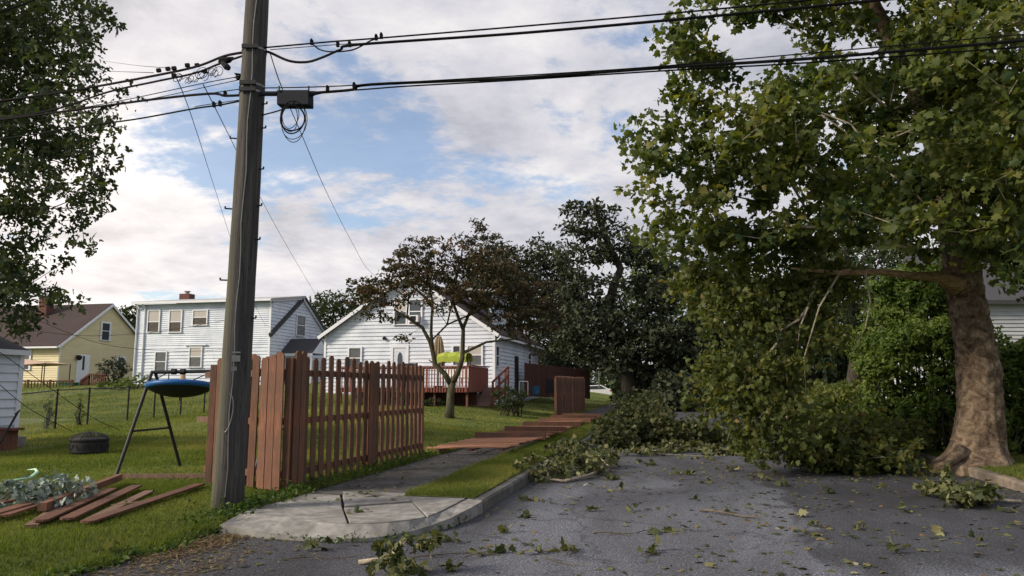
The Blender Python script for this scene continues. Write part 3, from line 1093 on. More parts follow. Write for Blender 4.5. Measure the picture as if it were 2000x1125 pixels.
for k in range(9):
    a = PD(476, 147 + random.uniform(-2, 2), 8.95)
    MB().tube([a, PD(459 + random.uniform(-2, 3), 143 + k * 1.8, 8.95 + random.uniform(-.05, .05))], .006, 4).build('wire_end', M['cable'], br)
MB().tube([PD(474, 147, 8.95), PD(487, 152, PY)], .008, 5).build('wire_end', M['cable'], br)
# clips on the cables
clips = [(440, 184, 9.0, 'on the middle left cable'), (640, 174, 8.6, 'nearest the splice box on the lower right cable'), (692, 168, 8.5, 'second right of the splice box on the lower right cable'),
         (745, 71, 8.5, 'on the uppermost right cable, right one'), (735, 74, 8.5, 'on the uppermost right cable, left one'), (609, 83, 8.7, 'where the slack jumper leaves the upper right cable'), (660, 87, 8.6, 'on the thin support wire under the uppermost cable'), (683, 87, 8.5, 'at the end of the sagging loop'),
         (430, 203, 9.1, 'on the lowest left cable near the pole'), (418, 205, 9.15, 'on the lowest left cable, left one')]
for cx_, cy_, Y_, w_ in clips:
    a = PD(cx_, cy_ + 4, Y_)
    o = MB().box(a - Vector((.02, .02, 0)), (.035, 0, 0), (0, .04, 0), (0, 0, .055)).box(a + Vector((-.012, -.03, .045)), (.02, 0, 0), (0, .06, 0), (0, 0, .02)).build('cable_clip', M['cable'], origin=tuple(a))
    tag(o, 'small black cable clip ' + w_, 'cable clip', 'cable clips')

# ================================================================== HOUSES
def wall_pt(px, py, O, n):
    d = ray(px, py)
    t = (O - EYE).dot(n) / d.dot(n)
    return EYE + d * t


def siding(mb, O, ex, n, z0, z1, lap, prof):
    """lap siding; prof(z) -> (s0, s1) along ex"""
    z = z0
    up = Vector((0, 0, 1))
    while z < z1 - .005:
        e = min(z + lap, z1)
        a0, a1 = prof(z)
        b0, b1 = prof(e)
        if a1 - a0 > .02:
            lo0, lo1 = O + ex * a0 + up * z + n * .042, O + ex * a1 + up * z + n * .042
            hi0, hi1 = O + ex * b0 + up * e + n * .003, O + ex * b1 + up * e + n * .003
            mb.poly([lo0, lo1, hi1, hi0])
            mb.poly([lo0 - n * .041, lo1 - n * .041, lo1, lo0])
        z = e


def const(a, b):
    return lambda z: (a, b)


def gable_prof(w, ze, zr, a=0.0):
    def f(z):
        if z <= ze:
            return (a, a + w)
        k = min((z - ze) / (zr - ze), 1) * w / 2
        return (a + k, a + w - k)
    return f


M['pane_blind'] = None


def mat_pane(name, c1, c2):
    m = mat_noise(name, c1, c2, 3, .6, (1, 1, 6), .0)
    b = m.node_tree.nodes['Principled BSDF']
    b.inputs['Coat Weight'].default_value = .3
    b.inputs['Coat Roughness'].default_value = .05
    return m


M['pane_blind'] = mat_pane('pane_with_blind', (.40, .38, .36), (.48, .46, .43))
M['pane_curtain'] = mat_pane('pane_with_curtain', (.03, .027, .024), (.09, .075, .06))
M['pane_grey'] = mat_pane('pane_with_grey_net', (.06, .068, .075), (.12, .13, .14))


def window(t, O, ex, n, pix, up_m='glass', lo_m='glass', trim=.07, split=.5, label=None):
    """window given by the pixel rectangle of its trim on the wall plane through O"""
    x0, y0, x1, y1 = pix
    a = wall_pt((x0 + x1) / 2, y0, O, n)
    b = wall_pt((x0 + x1) / 2, y1, O, n)
    l_ = wall_pt(x0, (y0 + y1) / 2, O, n)
    r_ = wall_pt(x1, (y0 + y1) / 2, O, n)
    s0, s1 = sorted(((l_ - O).dot(ex), (r_ - O).dot(ex)))
    z0, z1 = b.z, a.z
    up = Vector((0, 0, 1))
    B = Vector((O.x, O.y, 0))
    at = lambda s_, z, d: B + ex * s_ + up * z + n * (d + .025)
    mb = MB()
    mb.box(at(s0, z0, .02), ex * trim, up * (z1 - z0), n * .05)
    mb.box(at(s1 - trim, z0, .02), ex * trim, up * (z1 - z0), n * .05)
    mb.box(at(s0 + trim, z1 - trim, .02), ex * (s1 - s0 - 2 * trim), up * trim, n * .05)
    mb.box(at(s0 - .03, z0 - .03, .02), ex * (s1 - s0 + .06), up * .055, n * .075)
    w = mb.build('window', M['white_trim'], t)
    if label:
        w['label'] = label
    zm = z0 + (z1 - z0) * split
    MB().box(at(s0 + trim, zm - .025, .02), ex * (s1 - s0 - 2 * trim), up * .05, n * .03).build('sash_rail', M['white_trim'], w)
    MB().box(at(s0 + trim, z0 + .02, .015), ex * (s1 - s0 - 2 * trim), up * (zm - z0 - .045), n * .012).build('pane', M[lo_m], w)
    MB().box(at(s0 + trim, zm + .025, .015), ex * (s1 - s0 - 2 * trim), up * (z1 - trim - zm - .025), n * .02).build('pane', M[up_m], w)
    return w


UP = Vector((0, 0, 1))

# ---- two storey white house behind the pole
h1 = PD(525, 700, 44)
gz1 = 1.55
O1 = Vector((h1.x, h1.y, 0))
L1 = 9.05
hs1 = thing('two_storey_house', Vector((O1.x, O1.y, gz1)), 'two storey white house with small upper windows behind the utility pole', 'house')
nF, nR = -US, VS
zeave = PD(525, 588, 44).z
mb = MB()
siding(mb, O1, VS, nF, gz1 - .3, 4.15, .20, const(-L1, 0))
siding(mb, O1, VS, nF, 4.15, zeave, .125, const(-L1, 0))
mb.build('front_wall', M['white_siding'], hs1)
zr1, dp1, zb1 = PD(588, 584, 47.6).z, 7.4, 4.75


def prof1(z):
    # side wall facing the street: dormer roof in front, long slope behind
    f0 = 0.0 if z <= zeave else (z - zeave) / (zr1 - zeave) * dp1 / 2
    f1 = dp1 if z <= zb1 else dp1 - (z - zb1) / (zr1 - zb1) * dp1 / 2
    return (min(f0, f1), f1)


mb = MB()
siding(mb, O1, US, nR, gz1 - .3, zr1, .20, prof1)
mb.build('side_wall', M['white_siding'], hs1)
mb = MB()
mb.box(O1 - VS * L1 + UP * (gz1 - .3) + US * .02, VS * (L1 - .02), US * (dp1 - .02), UP * (zb1 - gz1 + .2))
mb.build('back_walls', M['white_siding'], hs1)
mb = MB()
rl = L1 + .5
A = O1 + VS * .25
mb.prism([A + UP * (zeave + .02) - US * .35, A + UP * (zr1 + .06) + US * dp1 / 2, A + UP * (zr1 + .20) + US * dp1 / 2, A + UP * (zeave + .14) - US * .35], -VS * rl)
mb.build('roof', M['roof_grey'], hs1)
mb = MB()
mb.prism([A + UP * (zr1 + .06) + US * dp1 / 2, A + UP * (zb1 - .1) + US * (dp1 + .3), A + UP * (zb1 + .06) + US * (dp1 + .3), A + UP * (zr1 + .20) + US * dp1 / 2], -VS * rl)
mb.build('roof', M['roof_dark'], hs1)
# old slope of the roof showing as a dark rake on the side wall
MB().beam(O1 + VS * .10 + UP * 4.55 - US * .15, O1 + VS * .10 + UP * (zr1 - .05) + US * (dp1 / 2 - .1), .16, .22).build('rake_board', M['roof_dark'], hs1)
MB().beam(O1 + VS * .12 + UP * (zr1 + .02) + US * (dp1 / 2), O1 + VS * .12 + UP * (zb1 + .0) + US * (dp1 + .25), .10, .18).build('rake_board', M['white_trim'], hs1)
MB().beam(O1 + VS * .12 + UP * (zeave + .02) - US * .3, O1 + VS * .12 + UP * (zr1 + .04) + US * (dp1 / 2), .10, .16).build('rake_board', M['white_trim'], hs1)
MB().beam(O1 + VS * .2 - US * .36 + UP * (zeave + .05), O1 - VS * (L1 + .2) - US * .36 + UP * (zeave + .05), .12, .13).build('gutter', M['white_trim'], hs1)
for s_ in (L1 - .55, L1 - .02):
    q = O1 - VS * s_ - US * .08
    MB().tube([q + UP * (zeave) - US * .25, q + UP * (zeave - .3), q + UP * (gz1 + .3)], .05, 8).build('downspout', M['white_trim'], hs1)
for s_ in (0, L1):
    MB().box(O1 - VS * s_ - VS * .06 - US * .035 + UP * (gz1 - .2), VS * .12, -US * .02, UP * (zeave - gz1 + .2)).build('corner_board', M['white_trim'], hs1)
for cpx, w_, h0, h1_ in ((359, .75, 590, 577), (456, .5, 592, 572)):
    c = wall_pt(cpx, 592, O1 + US * 3.4, nF)
    top = wall_pt(cpx, h1_, O1 + US * 3.4, nF).z + .12
    ch = MB().box(c - VS * w_ / 2 - UP * .5, VS * w_, US * .6, UP * (top - c.z + .5)).build('chimney', M['brick'], hs1)
    ct = Vector((c.x, c.y, top)) + US * .3
    MB().tube([ct - UP * .05, ct + UP * .16], .14, 10).tube([ct + UP * .16, ct + UP * .2], .22, 10).build('flue_cap', M['roof_grey'], ch)
for pix, um, lm, sp in (((289, 605, 314, 649), 'pane_blind', 'pane_curtain', .46), ((331, 605, 357, 649), 'pane_blind', 'pane_curtain', .46), ((377, 605, 407, 635), 'pane_blind', 'pane_curtain', .5),
                        ((303, 686, 327, 727), 'pane_grey', 'pane_grey', .5), ((370, 677, 396, 717), 'pane_blind', 'pane_grey', .5), ((441, 678, 466, 717), 'pane_grey', 'glass', .5)):
    window(hs1, O1, VS, nF, pix, um, lm, split=sp)
window(hs1, O1 + VS * .0, US, nR, (577, 615, 595, 656), 'glass', 'glass')
MB().box(wall_pt(362, 675, O1, nF) + nF * .02, VS * 1.5, nF * .12, UP * .06).build('window_hood', M['white_trim'], hs1)
# little gabled entry canopy on the side wall
ca = O1 + US * 1.3 + UP * 3.55
cw, co, cr_ = 2.3, 2.1, .85
mb = MB()
mb.prism([ca, ca + US * cw / 2 + UP * cr_, ca + US * cw / 2 + UP * (cr_ + .1), ca - US * .12 + UP * .02], VS * co)
mb.prism([ca + US * cw, ca + US * cw / 2 + UP * cr_, ca + US * cw / 2 + UP * (cr_ + .1), ca + US * (cw + .12) + UP * .02], VS * co)
can = mb.build('canopy', M['roof_dark'], hs1)
e_ = ca + VS * (co - .06)
MB().prism([e_, e_ + US * cw, e_ + US * cw / 2 + UP * cr_], VS * .05).build('canopy_gable', M['white_siding'], can)
MB().beam(ca + VS * co * .5 - VS * co / 2 - UP * .07, ca + VS * co - UP * .07, .1, .16).build('canopy_beam', M['white_trim'], can)
for dd in (.05, cw - .05):
    q = ca + VS * (co - .1) + US * dd
    MB().box(Vector((q.x - .05, q.y - .05, gz1 - .2)), (.1, 0, 0), (0, .1, 0), (0, 0, q.z - gz1 + .15)).build('canopy_post', M['white_trim'], can)

# ---- white gable house behind the maple
h2 = PD(965, 700, 38.0)
O2 = Vector((h2.x, h2.y, 0))
W2 = 9.3
gz2 = 1.0
ze2, zr2 = PD(965, 650, 38).z, 7.35
hs2 = thing('gable_house', Vector((O2.x, O2.y, gz2)), 'white gable house with red deck behind the bronze maple', 'house')
OL = O2 - VS * W2
mb = MB()
siding(mb, OL, VS, nF, gz2 - .4, zr2, .20, gable_prof(W2, ze2, zr2))
mb.build('gable_wall', M['white_siding'], hs2)
LS2 = 12.3
mb = MB()
siding(mb, O2, US, VS, gz2 - .4, ze2, .20, const(0, LS2))
mb.build('side_wall', M['white_siding'], hs2)
MB().box(OL + US * .02 + UP * (gz2 - .4), VS * (W2 - .02), US * (LS2 - .02), UP * (ze2 - gz2 + .3)).build('back_walls', M['white_siding'], hs2)
for sg in (0, 1):
    e0 = (OL - VS * .3) if sg == 0 else (O2 + VS * .3)
    q = (OL + VS * W2 / 2)
    sl = (zr2 - ze2) / (W2 / 2)
    mb = MB()
    lo = e0 - US * .3 + UP * (ze2 - .3 * sl + .04)
    hi = q - US * .3 + UP * (zr2 + .04)
    mb.prism([lo, hi, hi + UP * .12, lo + UP * .12], US * (LS2 + .6))
    mb.build('roof', M['roof_brown'], hs2)
    MB().beam(lo - US * .02 + UP * .0, hi - US * .02 + UP * .0, .05, .17).build('rake_board', M['white_trim'], hs2)
q = O2 + VS * .36 + UP * (ze2 - .22)
MB().beam(q - US * .3, q + US * (LS2 + .3), .11, .11).build('gutter', M['white_trim'], hs2)
MB().tube([q - US * .1 + UP * .0, O2 + VS * .05 - US * .0 + UP * (ze2 - .5), O2 + VS * .06 + UP * gz2], .04, 6).build('downspout', M['white_trim'], hs2)
for c in (O2, OL):
    MB().box(c - VS * .06 - US * .036 + UP * (gz2 - .3), VS * .12, -US * .02, UP * (ze2 - gz2 + .3)).build('corner_board', M['white_trim'], hs2)
# dormer on the street side slope
dm = O2 - VS * 3.2 + US * 3.0
mb = MB()
siding(mb, dm, VS, nF, ze2 + .35, zr2 - .55, .2, lambda z: (0, max(.02, 3.2 - (z - ze2) / ((zr2 - ze2) / (W2 / 2)) + .02 - 0)))
siding(mb, dm + VS * 2.3, US, VS, ze2 + .7, zr2 - .55, .2, const(0, 3.6))
mb.build('dormer_wall', M['white_siding'], hs2)
MB().prism([dm - US * .25 - VS * .6 + UP * (zr2 - .35), dm - US * .25 + VS * 2.6 + UP * (zr2 - .62), dm - US * .25 + VS * 2.6 + UP * (zr2 - .5), dm - US * .25 - VS * .6 + UP * (zr2 - .22)], US * 4.1).build('dormer_roof', M['roof_grey'], hs2)
window(hs2, O2, VS, nF, (680, 677, 708, 722), 'pane_grey', 'glass', .09)
window(hs2, O2, VS, nF, (769, 583, 797, 634), 'pane_blind', 'glass', .09)
w = window(hs2, O2, VS, nF, (798, 583, 826, 634), 'glass', 'glass', .09)
ac = wall_pt(804, 629.5, O2, nF)
a = MB().box(ac + nF * .05, VS * .46, nF * .32, UP * .34).build('air_conditioner', M['plastic_white'], w)
MB().box(ac + nF * .375 + VS * .05 + UP * .05, VS * .30, nF * .012, UP * .24).build('vent_grille', M['boxgrey'], a)
window(hs2, O2, VS, nF, (883, 673, 902, 714), 'glass', 'pane_grey', .09)
window(hs2, O2, VS, nF, (911, 673, 944, 714), 'pane_blind', 'pane_grey', .09)
window(hs2, O2, US, VS, (965.5, 674, 973, 716), 'glass', 'glass', .09)
window(hs2, O2, US, VS, (1029, 688, 1036, 718), 'glass', 'glass', .09)
# door
a0, a1 = wall_pt(764, 674, O2, nF), wall_pt(799, 674, O2, nF)
wd = (a1 - a0).dot(VS)
zb_ = 1.58
dr = MB().box(Vector((a0.x, a0.y, zb_)) + nF * .02, VS * .14, nF * .05, UP * (a0.z - zb_)).box(Vector((a1.x, a1.y, zb_)) - VS * .14 + nF * .02, VS * .14, nF * .05, UP * (a0.z - zb_)).box(Vector((a0.x, a0.y, a0.z - .14)) + VS * .14 + nF * .02, VS * (wd - .28), nF * .05, UP * .14).build('door', M['white_trim'], hs2)
MB().box(Vector((a0.x, a0.y, zb_)) + VS * .15 + nF * .015, VS * (wd - .30), nF * .02, UP * (a0.z - zb_ - .15)).build('door_leaf', M['white_siding'], dr)
c = wall_pt(781.5, 703, O2, nF) + nF * .045
MB().prism([c + VS * .13 * math.cos(a) + UP * .40 * math.sin(a) for a in np.linspace(0, 2 * math.pi, 24, endpoint=False)], nF * .012).build('oval_pane', M['glass'], dr)
MB().box(Vector((wall_pt(1004, 690, O2, VS).x, wall_pt(1004, 690, O2, VS).y, 1.2)) + VS * .03, US * .95, VS * .04, UP * 2.1).build('side_door', M['dark'], hs2)
c = wall_pt(752, 661, O2, nF)
MB().tube([c, c + nF * .15], .09, 10).build('vent', M['boxgrey'], hs2)

# ---- red deck in front of the gable house
D0 = PD(913, 757, 33.0)
dz0 = 1.52
deck = thing('deck', Vector((D0.x, D0.y, .8)), 'red stained raised wooden deck attached to the white gable house', 'deck')
DB = Vector((D0.x, D0.y, 0))
DW, DD = 6.2, 4.9
k = 0
while k * .145 < DD:
    MB().box(DB - VS * DW + US * (k * .145) + UP * (dz0 - .03), VS * DW, US * .138, UP * .03).build('deck_board', M['deck'], deck)
    k += 1
MB().box(DB - VS * DW - US * .04 + UP * (dz0 - .22), VS * (DW + .04), US * .038, UP * .22).build('rim_joist', M['deck'], deck)
MB().box(DB + VS * .003 + UP * (dz0 - .22), VS * .037, US * DD, UP * .22).build('rim_joist', M['deck'], deck)
for s_ in (0.1, 1.6, 3.1, 4.6, 6.1):
    for dd in (.1, 2.4):
        MB().box(DB - VS * s_ + US * dd + UP * .5, VS * .09, US * .09, UP * (dz0 - .72)).build('deck_post', M['brownwood'], deck)
MB().box(DB - VS * DW + US * 1.6 + UP * .3, VS * DW, US * .03, UP * (dz0 - .35)).build('under_deck_shade_sheet', M['darkwood'], deck)  # added dark sheet standing in for the shade below the deck
zt = dz0 + .95
MB().box(DB - VS * DW - US * .07 + UP * (zt - .04), VS * (DW + .09), US * .13, UP * .04).build('top_rail', M['deck'], deck)
MB().box(DB - VS * DW - US * .035 + UP * (zt - .14), VS * DW, US * .04, UP * .09).build('rail', M['deck'], deck)
k = 0
while k * .13 < DW:
    big_ = k % 14 == 0
    MB().box(DB - VS * (k * .13 + .09) - US * (.085 if big_ else .075) + UP * (dz0 - .2), VS * (.09 if big_ else .038), US * (.05 if big_ else .037), UP * (.95 + .15)).build('post' if big_ else 'baluster', M['deck'], deck)
    k += 1
# solid board side toward the ramp
k = 0
while k * .15 < DD - 1.5:
    MB().box(DB + US * (k * .15) + VS * .045 + UP * (dz0 - .2), US * .146, VS * .022, UP * (1.13 - .02 * (k % 2))).build('side_board', M['deck'], deck)
    k += 1
MB().box(DB + VS * .0 + UP * (zt + .005), US * (DD - 1.4), VS * .14, UP * .04).build('top_rail', M['deck'], deck)
# ramp
rb, rt = PD(934, 794, 29.3), PD(970, 752, 35.5)
rb = hit(934, 794)
rt = Vector((rt.x, rt.y, dz0 - .02))
rp = thing('wooden_ramp', rb, 'red stained wooden ramp sloping down from the deck to the lawn', 'ramp')
rd = rt - rb
nb = 24
for k in range(nb):
    f0, f1 = k / nb, (k + .93) / nb
    a = rb + rd * f0 - VS * .48
    MB().prism([a, a + VS * .96, a + VS * .96 + rd * (f1 - f0), a + rd * (f1 - f0)], UP * .03).build('plank', M['fence_old'], rp)
for sd in (-.48, .44):
    MB().prism([rb + VS * sd - UP * .02, rt + VS * sd - UP * .02, rt + VS * sd - UP * .2, rb + VS * sd - UP * .05], VS * .04).build('stringer', M['deck'], rp)
for f_ in (.15, .5, .85, 1.0):
    q = rb + rd * f_ + VS * .50
    MB().box(Vector((q.x, q.y, q.z - .4)), VS * .09, US * .09, UP * 1.42).build('rail_post', M['deck'], rp)
for hz in (.98, .55):
    MB().beam(rb + rd * .12 + VS * .55 + UP * hz, rt + VS * .55 + UP * hz, .05, .10).build('handrail', M['deck'], rp)

# things on the deck
um = thing('closed_umbrella', PD(856, 752, 35), 'folded beige patio umbrella standing on the red deck', 'umbrella')
ub = PD(856, 752, 35)
ub.z = dz0
MB().tube([ub, ub + UP * 2.45], .025, 8).build('pole', M['dark'], um)
mb = MB()
prof = [(.95, .10), (1.0, .24), (1.3, .25), (1.7, .22), (2.1, .17), (2.35, .10), (2.42, .03)]
n_ = 24
for z, r in prof:
    for j in range(n_):
        a = 2 * math.pi * j / n_
        rr = r * (1 + .22 * (-1) ** j)
        mb.v.append(tuple(ub + Vector((rr * math.cos(a), rr * math.sin(a), z))))
for k in range(len(prof) - 1):
    for j in range(n_):
        a0, a1 = k * n_ + j, k * n_ + (j + 1) % n_
        mb.f.append((a0, a1, a1 + n_, a0 + n_))
mb.build('folded_canopy', M['beige'], um)
MB().tube([ub + UP * 2.4, ub + UP * 2.5], [.05, .03], 8).build('finial', M['dark'], um)
MB().tube([ub, ub + UP * .06], .22, 12).build('base', M['dark'], um)
sw = thing('garden_swing_seat', PD(888, 755, 34.2), 'garden swing seat with lime green canopy on the deck', 'swing seat')
sc0 = PD(888, 755, 34.2)
sc0.z = dz0
zt0 = PD(888, 690, 34.2).z
mb = MB()
prof = [(-.62, -.42), (-.60, -.16), (-.45, 0), (0, .06), (.45, 0), (.60, -.16), (.62, -.36)]
cp = [[sc0 + VS * (sx_ * .68) + US * y + UP * (zt0 - dz0 + z + .03 * math.sin(sx_ * 9) - (.05 if abs(sx_) > .9 else 0)) for y, z in prof] for sx_ in np.linspace(-1, 1, 9)]
for a in cp:
    mb.v += [tuple(p) for p in a]
for i in range(8):
    for j in range(6):
        q = i * 7 + j
        mb.f.append((q, q + 7, q + 8, q + 1))
o = mb.build('canopy', M['lime'], sw)
o.modifiers.new('thick', 'SOLIDIFY').thickness = .012
for s_ in (-.66, .66):
    for y in (-.5, .5):
        MB().tube([sc0 + VS * s_ + US * y, sc0 + VS * s_ + US * y * .3 + UP * (zt0 - dz0 - .02)], .022, 6).build('leg', M['dark'], sw)
MB().box(sc0 - VS * .55 - US * .25 + UP * .42, VS * 1.1, US * .5, UP * .1).build('seat', M['plastic_white'], sw)
MB().box(sc0 - VS * .55 + US * .22 + UP * .5, VS * 1.1, US * .08, UP * .45).build('backrest', M['plastic_white'], sw)
for (px, Yd, lab, fl) in ((866, 34.6, 'white plastic garden chair on the deck, left one', 1), (928 - 20, 33.9, 'white plastic garden chair behind the deck railing, right one', -1)):
    q = PD(px, 757, Yd)
    q.z = dz0
    t = thing('garden_chair', q, lab, 'chair', 'white garden chairs on the deck')
    for a in (-.22, .22):
        for b in (-.2, .2):
            MB().box(q + VS * a + US * b - VS * .02, VS * .04, US * .04, UP * .42).build('leg', M['plastic_white'], t)
    MB().box(q - VS * .26 - US * .24 + UP * .42, VS * .52, US * .48, UP * .04).build('seat', M['plastic_white'], t)
    MB().box(q - VS * .26 + US * .2 * fl + UP * .46, VS * .52, US * .04, UP * .42).build('backrest', M['plastic_white'], t)
q = PD(793, 757, 34)
q.z = dz0
t = thing('barbecue', q, 'dark covered barbecue on the deck by the oval window door', 'barbecue')
MB().box(q - VS * .45, VS * .9, US * .5, UP * .85).build('cabinet', M['dark'], t)
MB().prism([q - VS * .4 + UP * .85, q + VS * .4 + UP * .85, q + VS * .36 + UP * 1.08, q - VS * .36 + UP * 1.08], US * .5).build('lid', M['dark'], t)

# ---- yellow house on the far left
h3 = PD(115, 700, 52)
O3 = Vector((h3.x, h3.y, 0))
gz3 = 1.6
ze3, zr3, dp3 = PD(115, 673, 52).z, PD(210, 597, 56.4).z, 9.0
hs3 = thing('yellow_house', Vector((O3.x, O3.y, gz3)), 'pale yellow house with brown roof at the far left', 'house')
mb = MB()
siding(mb, O3, US, VS, gz3 - .2, zr3, .16, gable_prof(dp3, ze3, zr3))
mb.build('gable_wall', M['yellow_siding'], hs3)
mb = MB()
siding(mb, O3, VS, nF, gz3 - .2, ze3, .16, const(-10, 0))
mb.build('front_wall', M['yellow_siding'], hs3)
MB().box(O3 - VS * 10 + US * .02 + UP * (gz3 - .2), VS * 9.98, US * (dp3 - .02), UP * (ze3 - gz3 + .15)).build('back_walls', M['yellow_siding'], hs3)
A = O3 + VS * .2
sl3 = (zr3 - ze3) / (dp3 / 2)
for sg in (0, 1):
    lo = A + (US * -.35 if sg == 0 else US * (dp3 + .35)) + UP * (ze3 - .35 * sl3 + .03)
    hi = A + US * dp3 / 2 + UP * (zr3 + .03)
    MB().prism([lo, hi, hi + UP * .14, lo + UP * .14], -VS * 10.4).build('roof', M['roof_brown'], hs3)
    MB().beam(lo + VS * .02, hi + VS * .02, .05, .17).build('rake_board', M['white_trim'], hs3)
q = O3 - US * .42 + UP * (ze3 - .2)
MB().beam(q + VS * .2, q - VS * 10.2, .12, .12).build('gutter', M['white_trim'], hs3)
for c in (O3,):
    MB().box(c + VS * .025 - US * .03 + UP * gz3, VS * .012, US * .12, UP * (ze3 - gz3)).build('corner_board', M['white_trim'], hs3)
c = wall_pt(81, 622, O3 + US * 3.0, nF)
MB().box(c - VS * .35 - UP * 1.2, VS * .7, US * .7, UP * (wall_pt(81, 578, O3 + US * 3.0, nF).z - c.z + 1.2)).build('chimney', M['brick'], hs3)
window(hs3, O3, US, VS, (195, 628, 215, 665), 'glass', 'glass', .14)
window(hs3, O3, US, VS, (226, 696, 244, 722), 'glass', 'glass', .14)
window(hs3, O3, VS, nF, (40, 683, 62, 722), 'pane_grey', 'glass', .14)
a0, a1 = wall_pt(150, 692, O3, VS), wall_pt(175, 692, O3, VS)
wd = (a1 - a0).dot(US)
zt_ = a0.z
dr = MB().box(Vector((a0.x, a0.y, gz3 + .2)) + VS * .02, US * wd, VS * .05, UP * (zt_ - gz3 - .2)).build('door', M['white_trim'], hs3)
MB().box(Vector((a0.x, a0.y, gz3 + 1.15)) + VS * .06 + US * .5, US * (wd - 1.0), VS * .02, UP * 1.0).build('pane', M['glass'], dr)
MB().tube([wall_pt(151, 696, O3, VS) + VS * .05, wall_pt(148, 699, O3, VS) + VS * .3], [.12, .2], 8).build('wall_lamp', M['dark'], hs3)

# brown deck with stairs beside the yellow house
q0, q1 = PD(38, 782, 44), PD(142, 778, 44.5)
bd = thing('brown_deck', q0, 'low brown wooden deck with railing in front of the yellow house', 'deck')
zt_ = PD(38, 743, 44).z
zb_ = PD(38, 768, 44).z
d_ = (Vector((q1.x, q1.y, 0)) - Vector((q0.x, q0.y, 0)))
Ld = d_.length
d_.normalize()
n_ = Vector((d_.y, -d_.x, 0))
B0 = Vector((q0.x, q0.y, 0)) - d_ * 2
Ld += 2
MB().box(B0 + UP * (zb_ - .1), d_ * Ld, -n_ * 4, UP * .1).build('deck_floor', M['brownwood'], bd)
for k in range(int(Ld / .55)):
    MB().box(B0 + d_ * (k * .55) + UP * 1.0, d_ * .5, n_ * .02, UP * (zb_ - 1.1)).build('skirt_board', M['brownwood'], bd)
MB().box(B0 + UP * (zt_ - .08), d_ * Ld, n_ * .06, UP * .08).build('top_rail', M['brownwood'], bd)
for k in range(int(Ld / .17)):
    MB().box(B0 + d_ * (k * .17) + UP * zb_, d_ * .05, n_ * .04, UP * (zt_ - zb_ - .08)).build('baluster', M['brownwood'], bd)
for k in range(5):
    MB().box(B0 + d_ * (Ld - .1) * k / 4 + n_ * .07 + UP * .9, d_ * .1, n_ * .1, UP * (zt_ - .85)).build('post', M['brownwood'], bd)
st = thing('brown_stair_landing', PD(180, 765, 46), 'small brown landing with railing under the yellow house door', 'stairs')
for (xa, ya, xb, yb) in ((157, 744, 175, 731), (175, 731, 205, 731)):
    a, b = PD(xa, ya, 46), PD(xb, yb, 46)
    MB().beam(a, b, .08, .1).build('top_rail', M['brownwood'], st)
    nn = 9
    for k in range(nn):
        p = a.lerp(b, k / (nn - 1))
        MB().box(p - Vector((.03, 0, .75)), (.05, 0, 0), (0, .05, 0), (0, 0, .72)).build('baluster', M['brownwood'], st)
a = PD(158, 762, 46)
MB().box(Vector((a.x, a.y, 1.0)), Vector((1.5, 0, 0)), Vector((0, 3, 0)), Vector((0, 0, a.z - 1.0))).build('landing', M['brownwood'], st)
q = PD(127, 765, 45.5)
o = MB().prism([q + Vector((-.4, 0, -.1)), q + Vector((.4, 0, -.1)), q + Vector((.45, 0, .5)), q + Vector((-.45, 0, .5))], (0, .6, 0)).box(q + Vector((-.47, -.03, .5)), (.94, 0, 0), (0, .66, 0), (0, 0, .06)).build('storage_bin', M['greenplastic'], origin=tuple(q))
tag(o, 'dark green storage bin on the brown deck of the yellow house', 'bin')
gaz = thing('canvas_gazebo', PD(60, 760, 45), 'tan canvas gazebo canopy on thin posts before the yellow house', 'gazebo')
mb = MB()
a, b = PD(30, 713, 45), PD(88, 709, 45)
pk = PD(45, 701, 46.2)
cs = [a, b, b + Vector((0, 2.6, 0)), a + Vector((0, 2.6, 0))]
for k in range(4):
    mb.poly([cs[k], cs[(k + 1) % 4], pk])
o = mb.build('canopy', M['tan'], gaz)
o.modifiers.new('thick', 'SOLIDIFY').thickness = .03
for c in cs:
    MB().tube([c, Vector((c.x, c.y, 1.6))], .03, 6).build('post', M['dark'], gaz)
# small closed parasol beside the two storey house
ps = PD(357, 735, 43)
t = thing('folded_parasol', ps, 'folded pink and white parasol against the two storey house wall', 'parasol')
MB().tube([ps - UP * .9, ps + UP * .3], .02, 6).build('pole', M['galv'], t)
MB().tube([ps - UP * .35, ps - UP * .3, ps + UP * .3, ps + UP * .45], [.05, .21, .1, .02], 10).build('folded_canopy', M['tan'], t)

# ---- shed at the left edge
sp0 = hit(29, 872)
shd = thing('shed', sp0, 'white sided shed with dark roof cut off by the left photo edge', 'shed')
SO = Vector((sp0.x, sp0.y, 0)) - US * 3.0
zs = sp0.z
ztop = PD(36, 692, sp0.y).z
mb = MB()
siding(mb, SO, VS, nF, zs - .1, ztop, .20, const(-3.2, 0))
siding(mb, SO, US, VS, zs - .1, ztop, .20, const(0, 3.0))
mb.build('wall', M['white_siding'], shd)
MB().box(SO - VS * .03 - US * .035 + UP * zs, VS * .09, -US * .02, UP * (ztop - zs)).build('corner_board', M['white_trim'], shd)
MB().box(SO + VS * .025 + US * 2.9 + UP * zs, VS * .02, US * .12, UP * (ztop - zs)).build('corner_board', M['white_trim'], shd)
MB().box(SO - VS * 3.18 + US * .02 + UP * (zs - .1), VS * 3.16, US * 2.9, UP * (ztop - zs)).build('back_walls', M['white_siding'], shd)
A = SO - US * .25 + VS * .13 + UP * (ztop + .0)
MB().prism([A, A + US * 3.3, A + US * 3.3 - VS * 1.9 + UP * .75, A - VS * 1.9 + UP * .75], UP * .1).build('roof', M['roof_dark'], shd)
